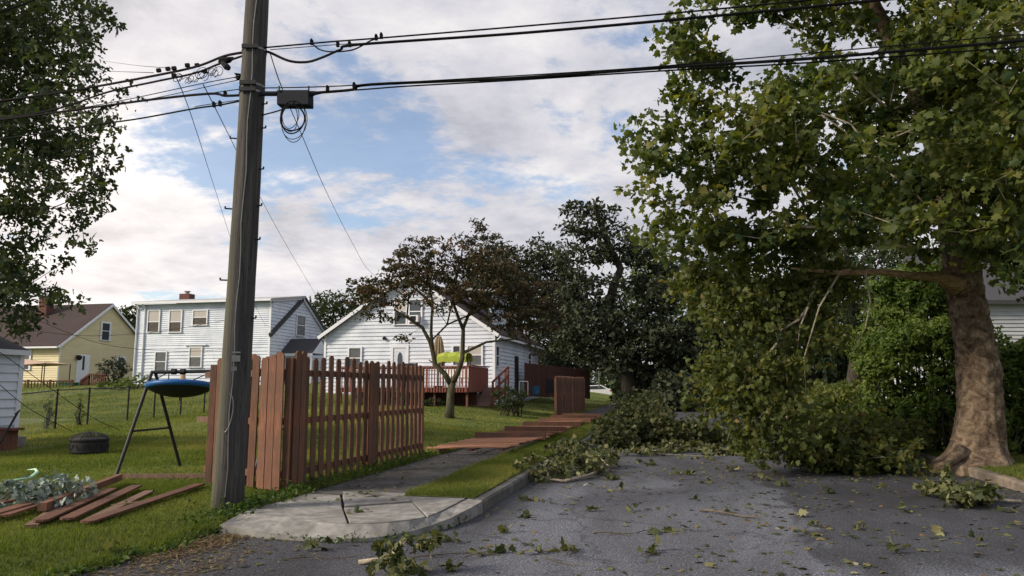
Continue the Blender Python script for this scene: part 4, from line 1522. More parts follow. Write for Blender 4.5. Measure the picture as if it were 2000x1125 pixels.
MB().prism([A - VS * 3.8, A + US * 3.3 - VS * 3.8, A + US * 3.3 - VS * 1.9 + UP * .75, A - VS * 1.9 + UP * .75], UP * .1).build('roof', M['roof_dark'], shd)
MB().prism([SO - VS * 3.2 + UP * ztop, SO + UP * ztop, SO - VS * 1.6 + UP * (ztop + .66)], US * .05).build('gable', M['white_siding'], shd)
MB().beam(A + VS * .02 + UP * .03, A + US * 3.3 + VS * .02 + UP * .03, .05, .12).build('fascia', M['white_trim'], shd)
MB().box(SO + VS * .03 + US * 2.75 + UP * (zs - .05), VS * .22, US * .3, UP * .28).build('step', M['concrete'], shd)
q = hit(6, 882)
o = MB().box(q - VS * .45, VS * .50, US * .3, UP * .45).box(q - VS * .47 - US * .02 + UP * .45, VS * .66, US * .34, UP * .05).build('planter_box', M['brownwood'], origin=tuple(q))
tag(o, 'dark brown planter box against the shed wall', 'planter')
t = thing('leaning_pole', PD(2, 838, 15.6), 'dark metal pole leaning against the shed', 'pole')
a, b = PD(2, 838, 15.6), PD(36, 803, 15.8)
MB().tube([a - UP * .3, b], .022, 8).build('shaft', M['dark'], t)
MB().tube([PD(29, 808, 15.8), PD(34, 807, 15.75), PD(39, 801, 15.7)], .015, 6).build('hook', M['dark'], t)

# ---- chain link fence
pts = [hit(24, 857), hit(107, 838), hit(170, 830), hit(248, 822), hit(300, 817), hit(352, 811), hit(398, 806), hit(470, 800), hit(560, 795)]
cf = thing('chain_link_fence', pts[0], 'dark chain link fence crossing the lawn behind the swing frame', 'fence')
hf = 1.12
for p in pts:
    MB().tube([p - UP * .1, p + UP * (hf + .04)], .03, 8).build('post', M['dark'], cf)
MB().tube([p + UP * hf for p in pts], .018, 6, False).build('top_rail', M['dark'], cf)
mb = MB()
for k in range(len(pts) - 1):
    a, b = pts[k], pts[k + 1]
    ln = (b - a).length
    n = int(ln / .11)
    for j in range(-10, n + 10):
        for sg in (1, -1):
            s0, s1 = j / n, (j + sg * 10) / n
            t0, t1 = 0.0, 1.0
            # clip to the bay
            if s1 != s0:
                lo = (0 - s0) / (s1 - s0)
                hi = (1 - s0) / (s1 - s0)
                t0, t1 = max(0, min(lo, hi)), min(1, max(lo, hi))
            if t1 <= t0:
                continue
            mb.tube([a.lerp(b, s0 + (s1 - s0) * t0) + UP * (.03 + (hf - .04) * t0), a.lerp(b, s0 + (s1 - s0) * t1) + UP * (.03 + (hf - .04) * t1)], .0028, 3, False)
o = mb.build('wire_mesh', M['galv'], cf)
o['kind'] = 'stuff'

# ---- swing frame with saucer swing
f0, f1 = hit(226, 932), hit(352, 912)
tp = PD(299, 727, (f0.y + f1.y) / 2)
sf = thing('swing_frame', f0, 'dark metal A frame swing stand behind the fence corner', 'swing frame')
d2 = Vector((2.15, .12, 0))
for off in (Vector((0, 0, 0)), d2):
    MB().tube([f0 + off, tp + off + Vector((-.01, -.02, 0))], .028, 10).build('leg', M['dark'], sf)
    MB().tube([f1 + off, tp + off + Vector((.03, .03, -.02))], .028, 10).build('leg', M['dark'], sf)
    MB().tube([f0.lerp(tp, .42) + off, f1.lerp(tp, .42) + off], .018, 8).build('cross_bar', M['dark'], sf)
MB().tube([tp + Vector((-.03, 0, .0)), tp + d2 + Vector((.03, 0, .04))], .03, 10).build('top_bar', M['dark'], sf)
for fx in (.16, .23, .72):
    c = tp + d2 * fx + UP * .01
    MB().tube([c - Vector((.04, 0, 0)), c + Vector((.04, 0, 0))], .05, 10).build('bracket', M['dark'], sf)
sc_ = PD(352, 757, tp.y)
sau = thing('saucer_swing', sc_, 'round blue saucer swing hanging from the dark swing frame', 'swing')
mb = MB()
nr, na = 10, 40
tl = Matrix.Rotation(R(-2.2), 3, 'Y') @ Matrix.Rotation(R(-8), 3, 'X')
ring = [sc_ + tl @ Vector((.50 * math.cos(a), .50 * math.sin(a), .02)) for a in np.linspace(0, 2 * math.pi, 49)]
MB().tube(ring, .048, 12, False).build('padded_rim', M['blue'], sau, smooth=True)
for k in range(nr + 1):
    r = .50 * (1 - k / nr) + .001
    z = -.02 - .14 * max(0.0, 1 - (r / .5) ** 2) ** .8
    for j in range(na):
        a = 2 * math.pi * j / na
        mb.v.append(tuple(sc_ + tl @ Vector((r * math.cos(a), r * math.sin(a), z))))
for k in range(nr):
    for j in range(na):
        q = k * na + j
        q2 = k * na + (j + 1) % na
        mb.f.append((q, q2, q2 + na, q + na))
o = mb.build('seat_net', M['black_net'], sau, smooth=True)
for (a, fx) in ((2.4, .20), (3.9, .20), (.7, .72), (5.5, .72)):
    p = sc_ + tl @ Vector((.5 * math.cos(a), .5 * math.sin(a), .06))
    c = tp + d2 * fx * .62 + UP * .0
    MB().tube([p, c], .009, 6).build('rope', M['dark'], sau)
MB().tube([sc_ - UP * .17, sc_ - UP * .22], .012, 6).build('bottom_knob', M['dark'], sau)

# ---- fire pit
fp = hit(173, 886)
fpt = thing('fire_pit', fp, 'round black steel fire pit with domed mesh lid on the lawn', 'fire pit')
rf = .36
mb = MB()
prof = [(0, rf * .90), (.03, rf * .97), (.05, rf), (.25, rf * 1.0), (.28, rf * 1.05), (.31, rf * 1.05), (.31, rf * .93)]
n_ = 36
for z, r in prof:
    for j in range(n_):
        a = 2 * math.pi * j / n_
        mb.v.append(tuple(fp + Vector((r * math.cos(a), r * math.sin(a), z))))
for k in range(len(prof) - 1):
    for j in range(n_):
        a0, a1 = k * n_ + j, k * n_ + (j + 1) % n_
        mb.f.append((a0, a1, a1 + n_, a0 + n_))
mb.f.append(tuple(range((len(prof) - 1) * n_, len(prof) * n_)))
mb.build('bowl', M['dark'], fpt)
for j in range(18):
    a = 2 * math.pi * j / 18
    c = fp + Vector((rf * 1.005 * math.cos(a), rf * 1.005 * math.sin(a), .15))
    tn = Vector((-math.sin(a), math.cos(a), 0))
    on = Vector((math.cos(a), math.sin(a), 0))
    sl_ = .03 * (-1) ** j
    MB().prism([c - tn * .025 - UP * .05 - tn * sl_, c + tn * .025 - UP * .05 - tn * sl_, c + tn * .025 + UP * .05 + tn * sl_, c - tn * .025 + UP * .05 + tn * sl_], on * .008).build('cut_out', M['rubber'], fpt)
dome = MB()
for j in range(28):
    a = 2 * math.pi * j / 28
    dome.tube([fp + Vector((rf * .98 * math.cos(t) * math.cos(a), rf * .98 * math.cos(t) * math.sin(a), .31 + .13 * math.sin(t))) for t in np.linspace(0, math.pi / 2, 7)], .004 if j % 7 else .010, 4, False)
for t in np.linspace(0, 1.4, 12):
    dome.tube([fp + Vector((rf * .98 * math.cos(t) * math.cos(a), rf * .98 * math.cos(t) * math.sin(a), .31 + .13 * math.sin(t))) for a in np.linspace(0, 2 * math.pi, 29)], .004, 4, False)
dome.build('mesh_lid', M['dark'], fpt)
MB().tube([fp + Vector((-.05, 0, .44)), fp + Vector((-.03, 0, .47)), fp + Vector((.03, 0, .47)), fp + Vector((.05, 0, .44))], .008, 6).build('lid_handle', M['dark'], fpt)

# ---- pale green plastic strip on the lawn
a = [hit(px, py) + UP * z for px, py, z in ((8, 942, .02), (35, 941, .03), (60, 939, .05), (72, 934, .09), (68, 929, .10), (52, 928, .08))]
o = MB().tube(a, [.004, .015, .022, .024, .018, .004], 6).build('plastic_strip', M['mint'], origin=tuple(a[0]))
tag(o, 'pale green curled plastic strip on the grass behind the silvery leaves', 'plastic strip')

# ---- dark back fence by the gable house
bf = thing('dark_board_fence', S(41, -8.9, .8), 'dark brown board fence at the side of the white gable house', 'fence')
a, b = PD(1026, 770, 43), PD(1152, 770, 50)
dd = Vector((b.x - a.x, b.y - a.y, 0))
ln = dd.length
dd.normalize()
me_b = bpy.data.meshes.new('board')
tmp = MB().prism([(-.07, 0, 0), (.07, 0, 0), (.07, 0, 1.86), (.04, 0, 1.9), (-.04, 0, 1.9), (-.07, 0, 1.86)], (0, .02, 0))
me_b.from_pydata(tmp.v, [], tmp.f)
me_b.materials.append(M['darkwood'])
k = 0
while k * .15 < ln:
    p = Vector((a.x, a.y, 0)) + dd * k * .15
    p.z = PD(1026, 767, 43).z - .2 - .25 * k * .15 / ln + random.uniform(-.02, .02)
    put(me_b, 'board', bf, Matrix.Translation(p) @ frame(dd, UP))
    k += 1
for hz in (.5, 1.4):
    p0 = Vector((a.x, a.y, PD(1026, 767, 43).z - .2 + hz)) + Vector((dd.y, -dd.x, 0)) * -.04
    MB().beam(p0, p0 + dd * ln - UP * .25, .04, .09).build('rail', M['darkwood'], bf)
# clutter by the house side
q = PD(1066, 768, 41)
o = MB().box(Vector((q.x, q.y, q.z)), (.55, 0, 0), (0, .5, 0), (0, 0, .75)).build('dark_bin', M['black_net'], origin=tuple(q))
tag(o, 'black bin in front of the dark board fence', 'bin')
q = PD(1047, 771, 40.5)
o = MB().tube([q, q + UP * .05, q + UP * .45, q + UP * .48], [.16, .19, .21, .23], 12).build('blue_bucket', M['brushblue'], origin=tuple(q))
tag(o, 'small blue bucket beside the black bin', 'bucket')
t = thing('white_stand', PD(1018, 770, 40), 'white tubular stand by the corner of the gable house', 'stand')
for px in (1014, 1031):
    MB().tube([PD(px, 772, 40), PD(px, 745, 40)], .022, 6).build('leg', M['plastic_white'], t)
MB().tube([PD(1014, 745, 40), PD(1031, 745, 40)], .022, 6).build('bar', M['plastic_white'], t)

# ---- white parked car, mostly hidden
cp_ = PD(1163, 777, 84)
car = thing('parked_car', cp_, 'white parked car half hidden behind the far picket fence', 'car')
cx_ = Vector((1, .0, 0))
cyv = Vector((0, 1, 0))
prof = [(-2.2, .28), (-2.15, .75), (-1.5, .88), (-.75, 1.36), (.55, 1.42), (1.35, 1.02), (1.62, .98), (1.75, .62), (1.70, .28)]
mb = MB()
mb.prism([cp_ + cx_ * x + UP * z - cyv * .85 for x, z in prof], cyv * 1.7)
bod = mb.build('body', M['carwhite'], car)
bv = bod.modifiers.new('bevel', 'BEVEL')
bv.width = .07
bv.segments = 3
MB().prism([cp_ + cx_ * x + UP * z - cyv * .87 for x, z in ((-1.3, .92), (-.7, 1.3), (.5, 1.35), (1.1, 1.0))], cyv * .01).build('side_window', M['glass'], car)
for x in (-1.4, 1.15):
    for y in (-.80, .62):
        c = cp_ + cx_ * x + UP * .31 + cyv * y
        w = MB().tube([c, c + cyv * .2], .31, 20).build('wheel', M['rubber'], car)
        MB().tube([c - cyv * .01, c + cyv * .05], .19, 14).build('rim', M['galv'], w)
MB().box(cp_ + cx_ * 1.50 - cyv * .875 + UP * .72, cx_ * .23, cyv * .3, UP * .16).build('tail_lamp', M['red_lamp'], car)
MB().tube([PD(1170, 758, 70), PD(1170, 700, 70)], .06, 6).build('tmp', M['galv'])
o = bpy.data.objects['tmp']
o.name = 'slim_post'
tag(o, 'slim pale post behind the white car', 'post')

# ---- grey sided house behind the hedge at the right edge
hq = PD(1925, 640, 27)
hr = thing('grey_house', Vector((hq.x, hq.y, .3)), 'light grey shingled house gable rising behind the hedge on the right', 'house')
RO = Vector((hq.x - .5, hq.y, 0))
mb = MB()
siding(mb, RO, Vector((1, 0, 0)), Vector((0, -1, 0)), .2, 4.6, .14, const(0, 9))
siding(mb, RO, Vector((0, 1, 0)), Vector((-1, 0, 0)), .2, 4.6, .14, const(0, 7))
mb.build('wall', M['grey_siding'], hr)
MB().box(RO + Vector((.05, .05, .2)), (8.9, 0, 0), (0, 6.9, 0), (0, 0, 4.3)).build('back_walls', M['grey_siding'], hr)
r0 = RO + Vector((-.3, -.35, 4.5))
MB().prism([r0, r0 + Vector((0, 3.9, 2.3)), r0 + Vector((0, 3.9, 2.45)), r0 + Vector((0, 0, .15))], (9.6, 0, 0)).build('roof', M['roof_dark'], hr)
MB().prism([r0 + Vector((0, 7.8, 0)), r0 + Vector((0, 3.9, 2.3)), r0 + Vector((0, 3.9, 2.45)), r0 + Vector((0, 7.8, .15))], (9.6, 0, 0)).build('roof', M['roof_dark'], hr)
# ================================================================== VEGETATION
def leaf_shape(kind):
    if kind == 'syc':
        half = [(-.06, .24), (.16, .52), (.36, .30), (.66, .42), (.70, .17)]
    elif kind == 'maple':
        half = [(.02, .16), (.30, .46), (.40, .16), (.72, .22)]
    elif kind == 'oval':
        half = [(.25, .24), (.65, .22)]
    elif kind == 'straw':
        half = [(.5, .07)]
    else:
        half = [(.45, .30)]
    out = [(0, 0)] + half + [(1, 0)] + [(x, -y) for x, y in half[::-1]]
    if kind in ('syc', 'maple'):
        V = [(.36, 0, .0)] + [(x, y, -.22 * abs(y) - .10 * x * x) for x, y in out]
        n = len(out)
        Fc = [(0, 1 + (k + 1) % n, 1 + k) for k in range(n)]
    else:
        # folded along the midrib
        V = [(x, y, .25 * abs(y)) for x, y in out]
        n = len(out)
        h = n // 2
        Fc = []
        for k in range(1, h):
            Fc.append((0, k, k + 1))
        for k in range(h, n - 1):
            Fc.append((0, k, k + 1))
    return np.array(V), np.array(Fc)


def nrm_(a):
    return a / np.maximum(np.linalg.norm(a, axis=1, keepdims=True), 1e-9)


def leaf_mesh(name, pos, size, kind, mat, parent=None, origin=(0, 0, 0), up=.6, droop=.35, bias=None, rnd=None, flat=False, stuff=False):
    n = len(pos)
    TV, TF = leaf_shape(kind)
    nr = rng.normal(size=(n, 3)) * (1.0 if not flat else .18)
    nr[:, 2] += up if not flat else 1.0
    if bias is not None:
        nr += bias
    nr = nrm_(nr)
    tdir = rng.normal(size=(n, 3))
    tdir[:, 2] -= droop
    tdir = nrm_(tdir - nr * np.sum(tdir * nr, 1, keepdims=True))
    side = np.cross(nr, tdir)
    sz = (size * (.35 + 1.0 * rng.beta(2.2, 1.8, n)))[:, None, None]
    wd = rng.uniform(.8, 1.1, n)[:, None, None]
    fold = rng.uniform(.3, 2.2, n)[:, None, None]
    V = pos[:, None, :] + sz * (TV[None, :, 0:1] * tdir[:, None, :] + TV[None, :, 1:2] * wd * side[:, None, :] + TV[None, :, 2:3] * fold * nr[:, None, :])
    k = len(TV)
    Fc = (TF[None] + (np.arange(n) * k)[:, None, None]).reshape(-1, 3)
    if rnd is None:
        rnd = rng.uniform(0, 1, n)
    o = np_mesh(name, V.reshape(-1, 3), Fc, mat, parent, origin, np.repeat(rnd, k))
    if stuff:
        o['kind'] = 'stuff'
    return o


def skeleton(root_pts, root_rad, clusters, wander=.12, twig=.010, power=2.4, sag=0.0):
    """trunk polyline plus cluster centres -> list of tapered branches"""
    nodes = [np.array(p, float) for p in root_pts]
    par = [-1] + list(range(len(root_pts) - 1))
    C = np.array(clusters)
    order = np.argsort(np.min(np.linalg.norm(C[:, None] - np.array(nodes)[None], axis=2), axis=1))
    nroot = len(root_pts)
    depth = list(np.cumsum([0] + [np.linalg.norm(nodes[i] - nodes[i - 1]) for i in range(1, nroot)]))
    for ci in order:
        c = C[ci]
        A = np.array(nodes)
        d = np.linalg.norm(A - c, axis=1)
        cost = d + .25 * np.array(depth)
        cost = np.where(A[:, 2] > c[2] + .8 * d + .4, cost + 2, cost)
        j = int(np.argmin(cost))
        a = nodes[j]
        L_ = d[j]
        ns = max(1, int(L_ / .7))
        prev = j
        for q in range(1, ns + 1):
            f_ = q / ns
            p = a + (c - a) * f_
            if q < ns:
                p = p + rng.normal(size=3) * wander * min(L_, 1.5)
                p[2] += math.sin(f_ * math.pi) * (.10 - sag) * L_
            nodes.append(p)
            par.append(prev)
            depth.append(depth[prev] + L_ / ns)
            prev = len(nodes) - 1
    n = len(nodes)
    acc = np.zeros(n)
    kids = [[] for _ in range(n)]
    for i in range(1, n):
        kids[par[i]].append(i)
    rad = np.zeros(n)
    for i in range(n - 1, -1, -1):
        if not kids[i]:
            rad[i] = twig
        else:
            rad[i] = (sum(rad[k] ** power for k in kids[i])) ** (1 / power)
    return nodes, par, kids, rad, nroot


def branch_mesh(mb, nodes, par, kids, rad, nroot, rmax, nside=6):
    """chains of thickest children as smooth tubes"""
    done = set(range(nroot))
    starts = []
    for i in range(nroot):
        for k in kids[i]:
            if k >= nroot:
                starts.append((i, k))
    while starts:
        a, k = starts.pop()
        chain = [a, k]
        while kids[k]:
            ks = sorted(kids[k], key=lambda q: -rad[q])
            for q in ks[1:]:
                starts.append((k, q))
            k = ks[0]
            chain.append(k)
        rr = [min(rad[q], rmax) for q in chain]
        rr[0] = rr[1]
        mb.tube([Vector(nodes[q]) for q in chain], rr, nside if rr[0] > .03 else 4, False)


def cluster_leaves(C, r, per, squash=.75):
    C = np.asarray(C)
    n = len(C)
    m = n * per
    d = rng.normal(size=(m, 3))
    d = nrm_(d) * (rng.uniform(0, 1, (m, 1)) ** .45)
    rr = np.repeat(r * rng.uniform(.6, 1.3, n), per)[:, None]
    d[:, 2] *= squash
    return np.repeat(C, per, axis=0) + d * rr


def blob_points(blobs, n):
    """n points spread in ellipsoids (cx, cy, cz, rx, ry, rz, weight)"""
    w = np.array([b[6] if len(b) > 6 else b[3] * b[4] * b[5] for b in blobs], float)
    cnt = np.maximum(1, (w / w.sum() * n).astype(int))
    out = []
    for b, k in zip(blobs, cnt):
        d = nrm_(rng.normal(size=(k, 3))) * (rng.uniform(.0, 1, (k, 1)) ** .38)
        out.append(np.array(b[:3]) + d * np.array(b[3:6]))
    return np.concatenate(out)


def spread(P, dmin):
    """thin a point set so that neighbours keep a distance"""
    keep = []
    for p in P:
        if not keep or np.min(np.linalg.norm(np.array(keep) - p, axis=1)) > dmin:
            keep.append(p)
    return np.array(keep)


def tree(name, label, base, trunk, trad, blobs, ncl, dmin, cr, per, size, kind, leafmat, bark, group=None, wander=.12, twig=.010, up=.6, rmax=None, cat='tree', droop=.35, trunk_sides=14, zmin=None, limbmat=None):
    t = thing(name, base, label, cat, group)
    C = spread(blob_points(blobs, ncl), dmin)
    if zmin is not None:
        C = C[C[:, 2] > zmin]
    sk = skeleton(trunk, trad, C, wander, twig)
    mb = MB()
    rm = rmax or trad[-1] * .9
    mb.tube([Vector(p) for p in trunk], trad, trunk_sides, True, .05)
    if limbmat is None:
        branch_mesh(mb, *sk, rm)
    mb.build('trunk', bark, t, smooth=True)
    if limbmat is not None:
        m2 = MB()
        branch_mesh(m2, *sk, rm)
        m2.build('limbs', limbmat, t, smooth=True)
    L_ = cluster_leaves(C, cr, per)
    cc = C.mean(0)
    out = nrm_(L_ - cc) * .35
    crnd = np.repeat(rng.normal(0, .16, len(C)), per)
    rnd = np.clip(rng.beta(2.2, 2.4, len(L_)) + crnd, 0, 1)
    leaf_mesh('crown', L_, size, kind, leafmat, t, bias=out, rnd=rnd, up=up, droop=droop)
    return t, C


V3 = lambda *a: Vector(a)

# ---- the big sycamore on the right, with its torn limb
sb0 = hit(1905, 905)
SX, SY = sb0.x, sb0.y
tp_ = [(1908, 905, 0), (1912, 870, 0), (1916, 800, .0), (1912, 720, 0), (1898, 640, 0), (1884, 570, 0), (1872, 500, .05), (1855, 400, .15), (1825, 270, .3), (1780, 150, .5), (1730, 60, .7), (1700, 0, .8), (1680, -60, 1.0), (1665, -140, 1.2)]
trunk_pts = [PD(a, b, SY + c) for a, b, c in tp_]
trunk_pts[0].z = sb0.z - .25
trad = [.50, .43, .37, .343, .325, .30, .275, .235, .195, .17, .15, .13, .11, .08]
syc = thing('sycamore_tree', sb0, 'large sycamore with thick peeling trunk leaning over the right kerb', 'tree')
# trunk with lumps and root flare
mb = MB()
ns = 72
P = []
fine = []
fr = []
for k in range(len(trunk_pts) - 1):
    m_ = 14 if k < 7 else 3
    for j in range(m_):
        f_ = j / m_
        fine.append(trunk_pts[k].lerp(trunk_pts[k + 1], f_))
        fr.append(trad[k] * (1 - f_) + trad[k + 1] * f_)
fine.append(trunk_pts[-1])
fr.append(trad[-1])
lump = [(random.uniform(0, 6.28), random.uniform(.4, 5.5), random.uniform(.02, .055), random.uniform(.25, .5), random.uniform(.1, .2)) for _ in range(34)]
for k, (p, r) in enumerate(zip(fine, fr)):
    for j in range(ns):
        a = 2 * math.pi * j / ns
        h = p.z - sb0.z
        rr = r * (1 + .035 * math.sin(3 * a + h) + .02 * math.sin(7 * a - 2 * h))
        fl = math.exp(-max(h, 0) / .22)
        # buttress roots: one reaches down to the kerb on the street side
        rr += fl * (.10 * max(0, math.cos(a - 3.5)) ** 3 * 5 + .22 * max(0, math.cos(a - 4.9)) ** 6 + .26 * max(0, math.cos(a - .2)) ** 5 + .2 * max(0, math.cos(a - 1.8)) ** 5 + .12 * max(0, math.cos(a - 4.2)) ** 8)
        for la, lh, lm, lw, lz in lump:
            da = (a - la + math.pi) % (2 * math.pi) - math.pi
            rr += lm * math.exp(-(da / lw) ** 2 - ((h - lh) / lz) ** 2)
        rr += .010 * math.sin(17 * a + 2.5 * math.sin(2.1 * h) + h) + .009 * math.sin(h * 15 + 2.6 * math.sin(3 * a + h)) * (math.sin(a * 2 + h * .9) > -.2) + .007 * math.sin(31 * a - 6 * h)
        rr += random.uniform(-.009, .009)
        mb.v.append((p.x + rr * math.cos(a), p.y + rr * math.sin(a), p.z))
for k in range(len(fine) - 1):
    for j in range(ns):
        a0, a1 = k * ns + j, k * ns + (j + 1) % ns
        mb.f.append((a0, a1, a1 + ns, a0 + ns))
mb.build('trunk', M['syc_bark'], syc, smooth=True)
# lumpy root over the kerb
rt_ = [PD(1880, 880, SY - .35), PD(1862, 897, SY - .55), PD(1845, 906, SY - .65), PD(1828, 908, SY - .6)]
for q in rt_:
    q.z = max(q.z, .12)
MB().tube(rt_, [.13, .085, .055, .02], 12, True, .22).build('root', M['syc_bark'], syc, smooth=True)
# crown: ellipsoids round the stem, gaps between the clumps
blobs = []


def bl(px, py, Y, rx, ry, rz, w=None):
    c = PD(px, py, Y)
    blobs.append((c.x, c.y, c.z, rx, ry, rz, w if w else rx * ry * rz))


bl(1400, 90, 13.5, 1.05, 1.3, .75)
bl(1560, 40, 13.0, 1.3, 1.4, .8)
bl(1340, 250, 13.0, .95, 1.2, .8)
bl(1300, 300, 12.6, .65, .8, .5)
bl(1430, 320, 13.0, 1.2, 1.6, .9)
bl(1360, 430, 13.6, .8, 1.2, .45)
bl(1470, 440, 13.6, 1.1, 1.5, .75)
bl(1580, 240, 12.8, 1.2, 1.5, .9)
bl(1620, 400, 13.4, 1.3, 1.7, .9)
bl(1740, 180, 12.6, 1.4, 1.7, 1.0)
bl(1760, 330, 12.4, 1.3, 1.6, .9)
bl(1770, 440, 12.2, 1.2, 1.3, .55)
bl(1900, 100, 12.4, 1.4, 1.8, 1.2)
bl(1930, 280, 12.4, 1.3, 1.8, 1.1)
bl(1950, 420, 12.0, 1.1, 1.4, .8)
bl(2000, 510, 11.8, .9, 1.0, .5)
bl(2060, 200, 13.0, 1.6, 2.0, 1.8)
bl(2080, 420, 13.2, 1.3, 1.6, 1.2)
bl(1850, -80, 13.6, 2.6, 2.6, 1.0)
bl(1560, -70, 13.6, 1.7, 2.2, .9)
bl(1720, 250, 16.5, 3.2, 1.6, 1.9)
bl(1500, 520, 14.2, 1.4, 1.0, .45)
bl(1400, 540, 14.4, .75, .8, .4)
bl(1265, 390, 13.2, .32, .5, .2)
bl(1285, 440, 13.5, .4, .5, .22)
bl(1330, 500, 14, .5, .6, .3)
bl(1250, 280, 12.8, .35, .4, .15)
bl(1300, 110, 13.3, .4, .5, .2)
bl(1320, 40, 13.2, .45, .5, .25)
C = spread(blob_points(blobs, 900), .43)
# leave holes where the sky shows through
hol = [PD(1650, 260, 12.8), PD(1690, 270, 13.2), PD(1500, 150, 13.2), PD(1530, 95, 13), PD(1480, 120, 13.5), PD(1800, 240, 12.6), PD(1590, 130, 13)]
for q, rr in zip(hol, (.75, .7, .6, .7, .6, .6, .5)):
    C = C[np.linalg.norm((C - np.array(q)) * np.array([1, .35, 1]), axis=1) > rr]
stem = [p for p in trunk_pts[6:]]
sk = skeleton([tuple(p) for p in stem], None, C, .13, .010, 2.25)
m2 = MB()
branch_mesh(m2, *sk, .15, 8)
m2.build('limbs', M['syc_limb'], syc, smooth=True)
L_ = cluster_leaves(C, .47, 84, .7)
rnd = np.clip(rng.beta(2.0, 2.4, len(L_)) + np.repeat(rng.normal(-.02, .16, len(C)), 84), 0, 1)
leaf_mesh('crown', L_, .145, 'syc', M['syc_leaf'], syc, bias=nrm_(L_ - np.array([SX, SY, 6.5])) * .3, rnd=rnd, up=.55)

# torn limb, still attached, with its curtain of leaves hanging to the road
lim = [PD(1868, 560, SY - .2), PD(1836, 541, SY - .35), PD(1790, 538, SY - .45), PD(1720, 532, SY - .6), (PD(1640, 533, SY - .7)), PD(1545, 524, SY - .8)]
tl_ = MB().tube(lim, [.20, .10, .07, .058, .048, .018], 9, True, .22).build('torn_limb', M['torn'], syc, smooth=True)
tl_['label'] = 'pale torn limb sticking out from the trunk'
for k in range(5):
    a = lim[2].lerp(lim[4], k / 4)
    MB().tube([a + V3(.2, -.02, .03 * k - .06), a + V3(-.25, random.uniform(-.06, .06), random.uniform(-.10, .08)), a + V3(-.6, random.uniform(-.1, .1), random.uniform(-.14, .10))], [.03, .018, .004], 5).build('splinter', M['torn'], tl_)
hang = [[(1620, 470), (1598, 520), (1590, 560), (1578, 600), (1560, 625), (1525, 645), (1517, 670), (1530, 690)],
        [(1578, 600), (1562, 640), (1558, 680)],
               [(1517, 670), (1480, 720), (1440, 800), (1420, 860)],
        [(1530, 690), (1540, 760), (1530, 840), (1520, 890)],
        [(1690, 530), (1700, 590), (1690, 640), (1660, 700)],
        [(1640, 533), (1600, 600), (1570, 700), (1575, 780)]]
hb = MB()
for k, ch in enumerate(hang):
    pts = [PD(a, b, SY - .55 - .12 * (k % 3)) for a, b in ch]
    n = len(pts)
    r0 = .045 if k == 0 else .02
    hb.tube(pts, [r0 * (1 - .75 * q / (n - 1)) for q in range(n)], 7, True, .06)
hbo = hb.build('hanging_branch', M['syc_limb'], syc, smooth=True)
blobs = []
bl(1440, 610, SY - .3, .75, .7, .55)
bl(1360, 560, SY + .6, .5, .6, .45)
bl(1500, 590, SY - .2, .7, .7, .5)
bl(1600, 570, SY - .1, .8, .7, .45)
bl(1440, 720, SY - .4, .75, .7, .55)
bl(1400, 760, SY - .4, .5, .6, .55)
bl(1480, 800, SY - .5, .85, .8, .60)
bl(1540, 700, SY - .5, .55, .6, .55)
bl(1590, 660, SY - .2, .5, .6, .40)
bl(1540, 850, SY - .6, .75, .6, .35)
bl(1480, 870, SY - .7, .45, .5, .28)
C2 = spread(blob_points(blobs, 420), .22)
C2 = C2[C2[:, 2] > .2]
sk = skeleton([tuple(PD(a, b, SY - .55)) for a, b in hang[0]], None, C2, .12, .004, 2.4, .2)
m2 = MB()
branch_mesh(m2, *sk, .016, 5)
m2.build('hanging_twigs', M['twig'], syc, smooth=True)
L_ = cluster_leaves(C2, .30, 40, 1.1)
L_ = L_[L_[:, 2] > .06]
leaf_mesh('hanging_foliage', L_, .108, 'syc', M['syc_leaf_dry'], syc, up=.25, droop=1.0, rnd=np.clip(rng.beta(2.2, 2.2, len(L_)), 0, 1))


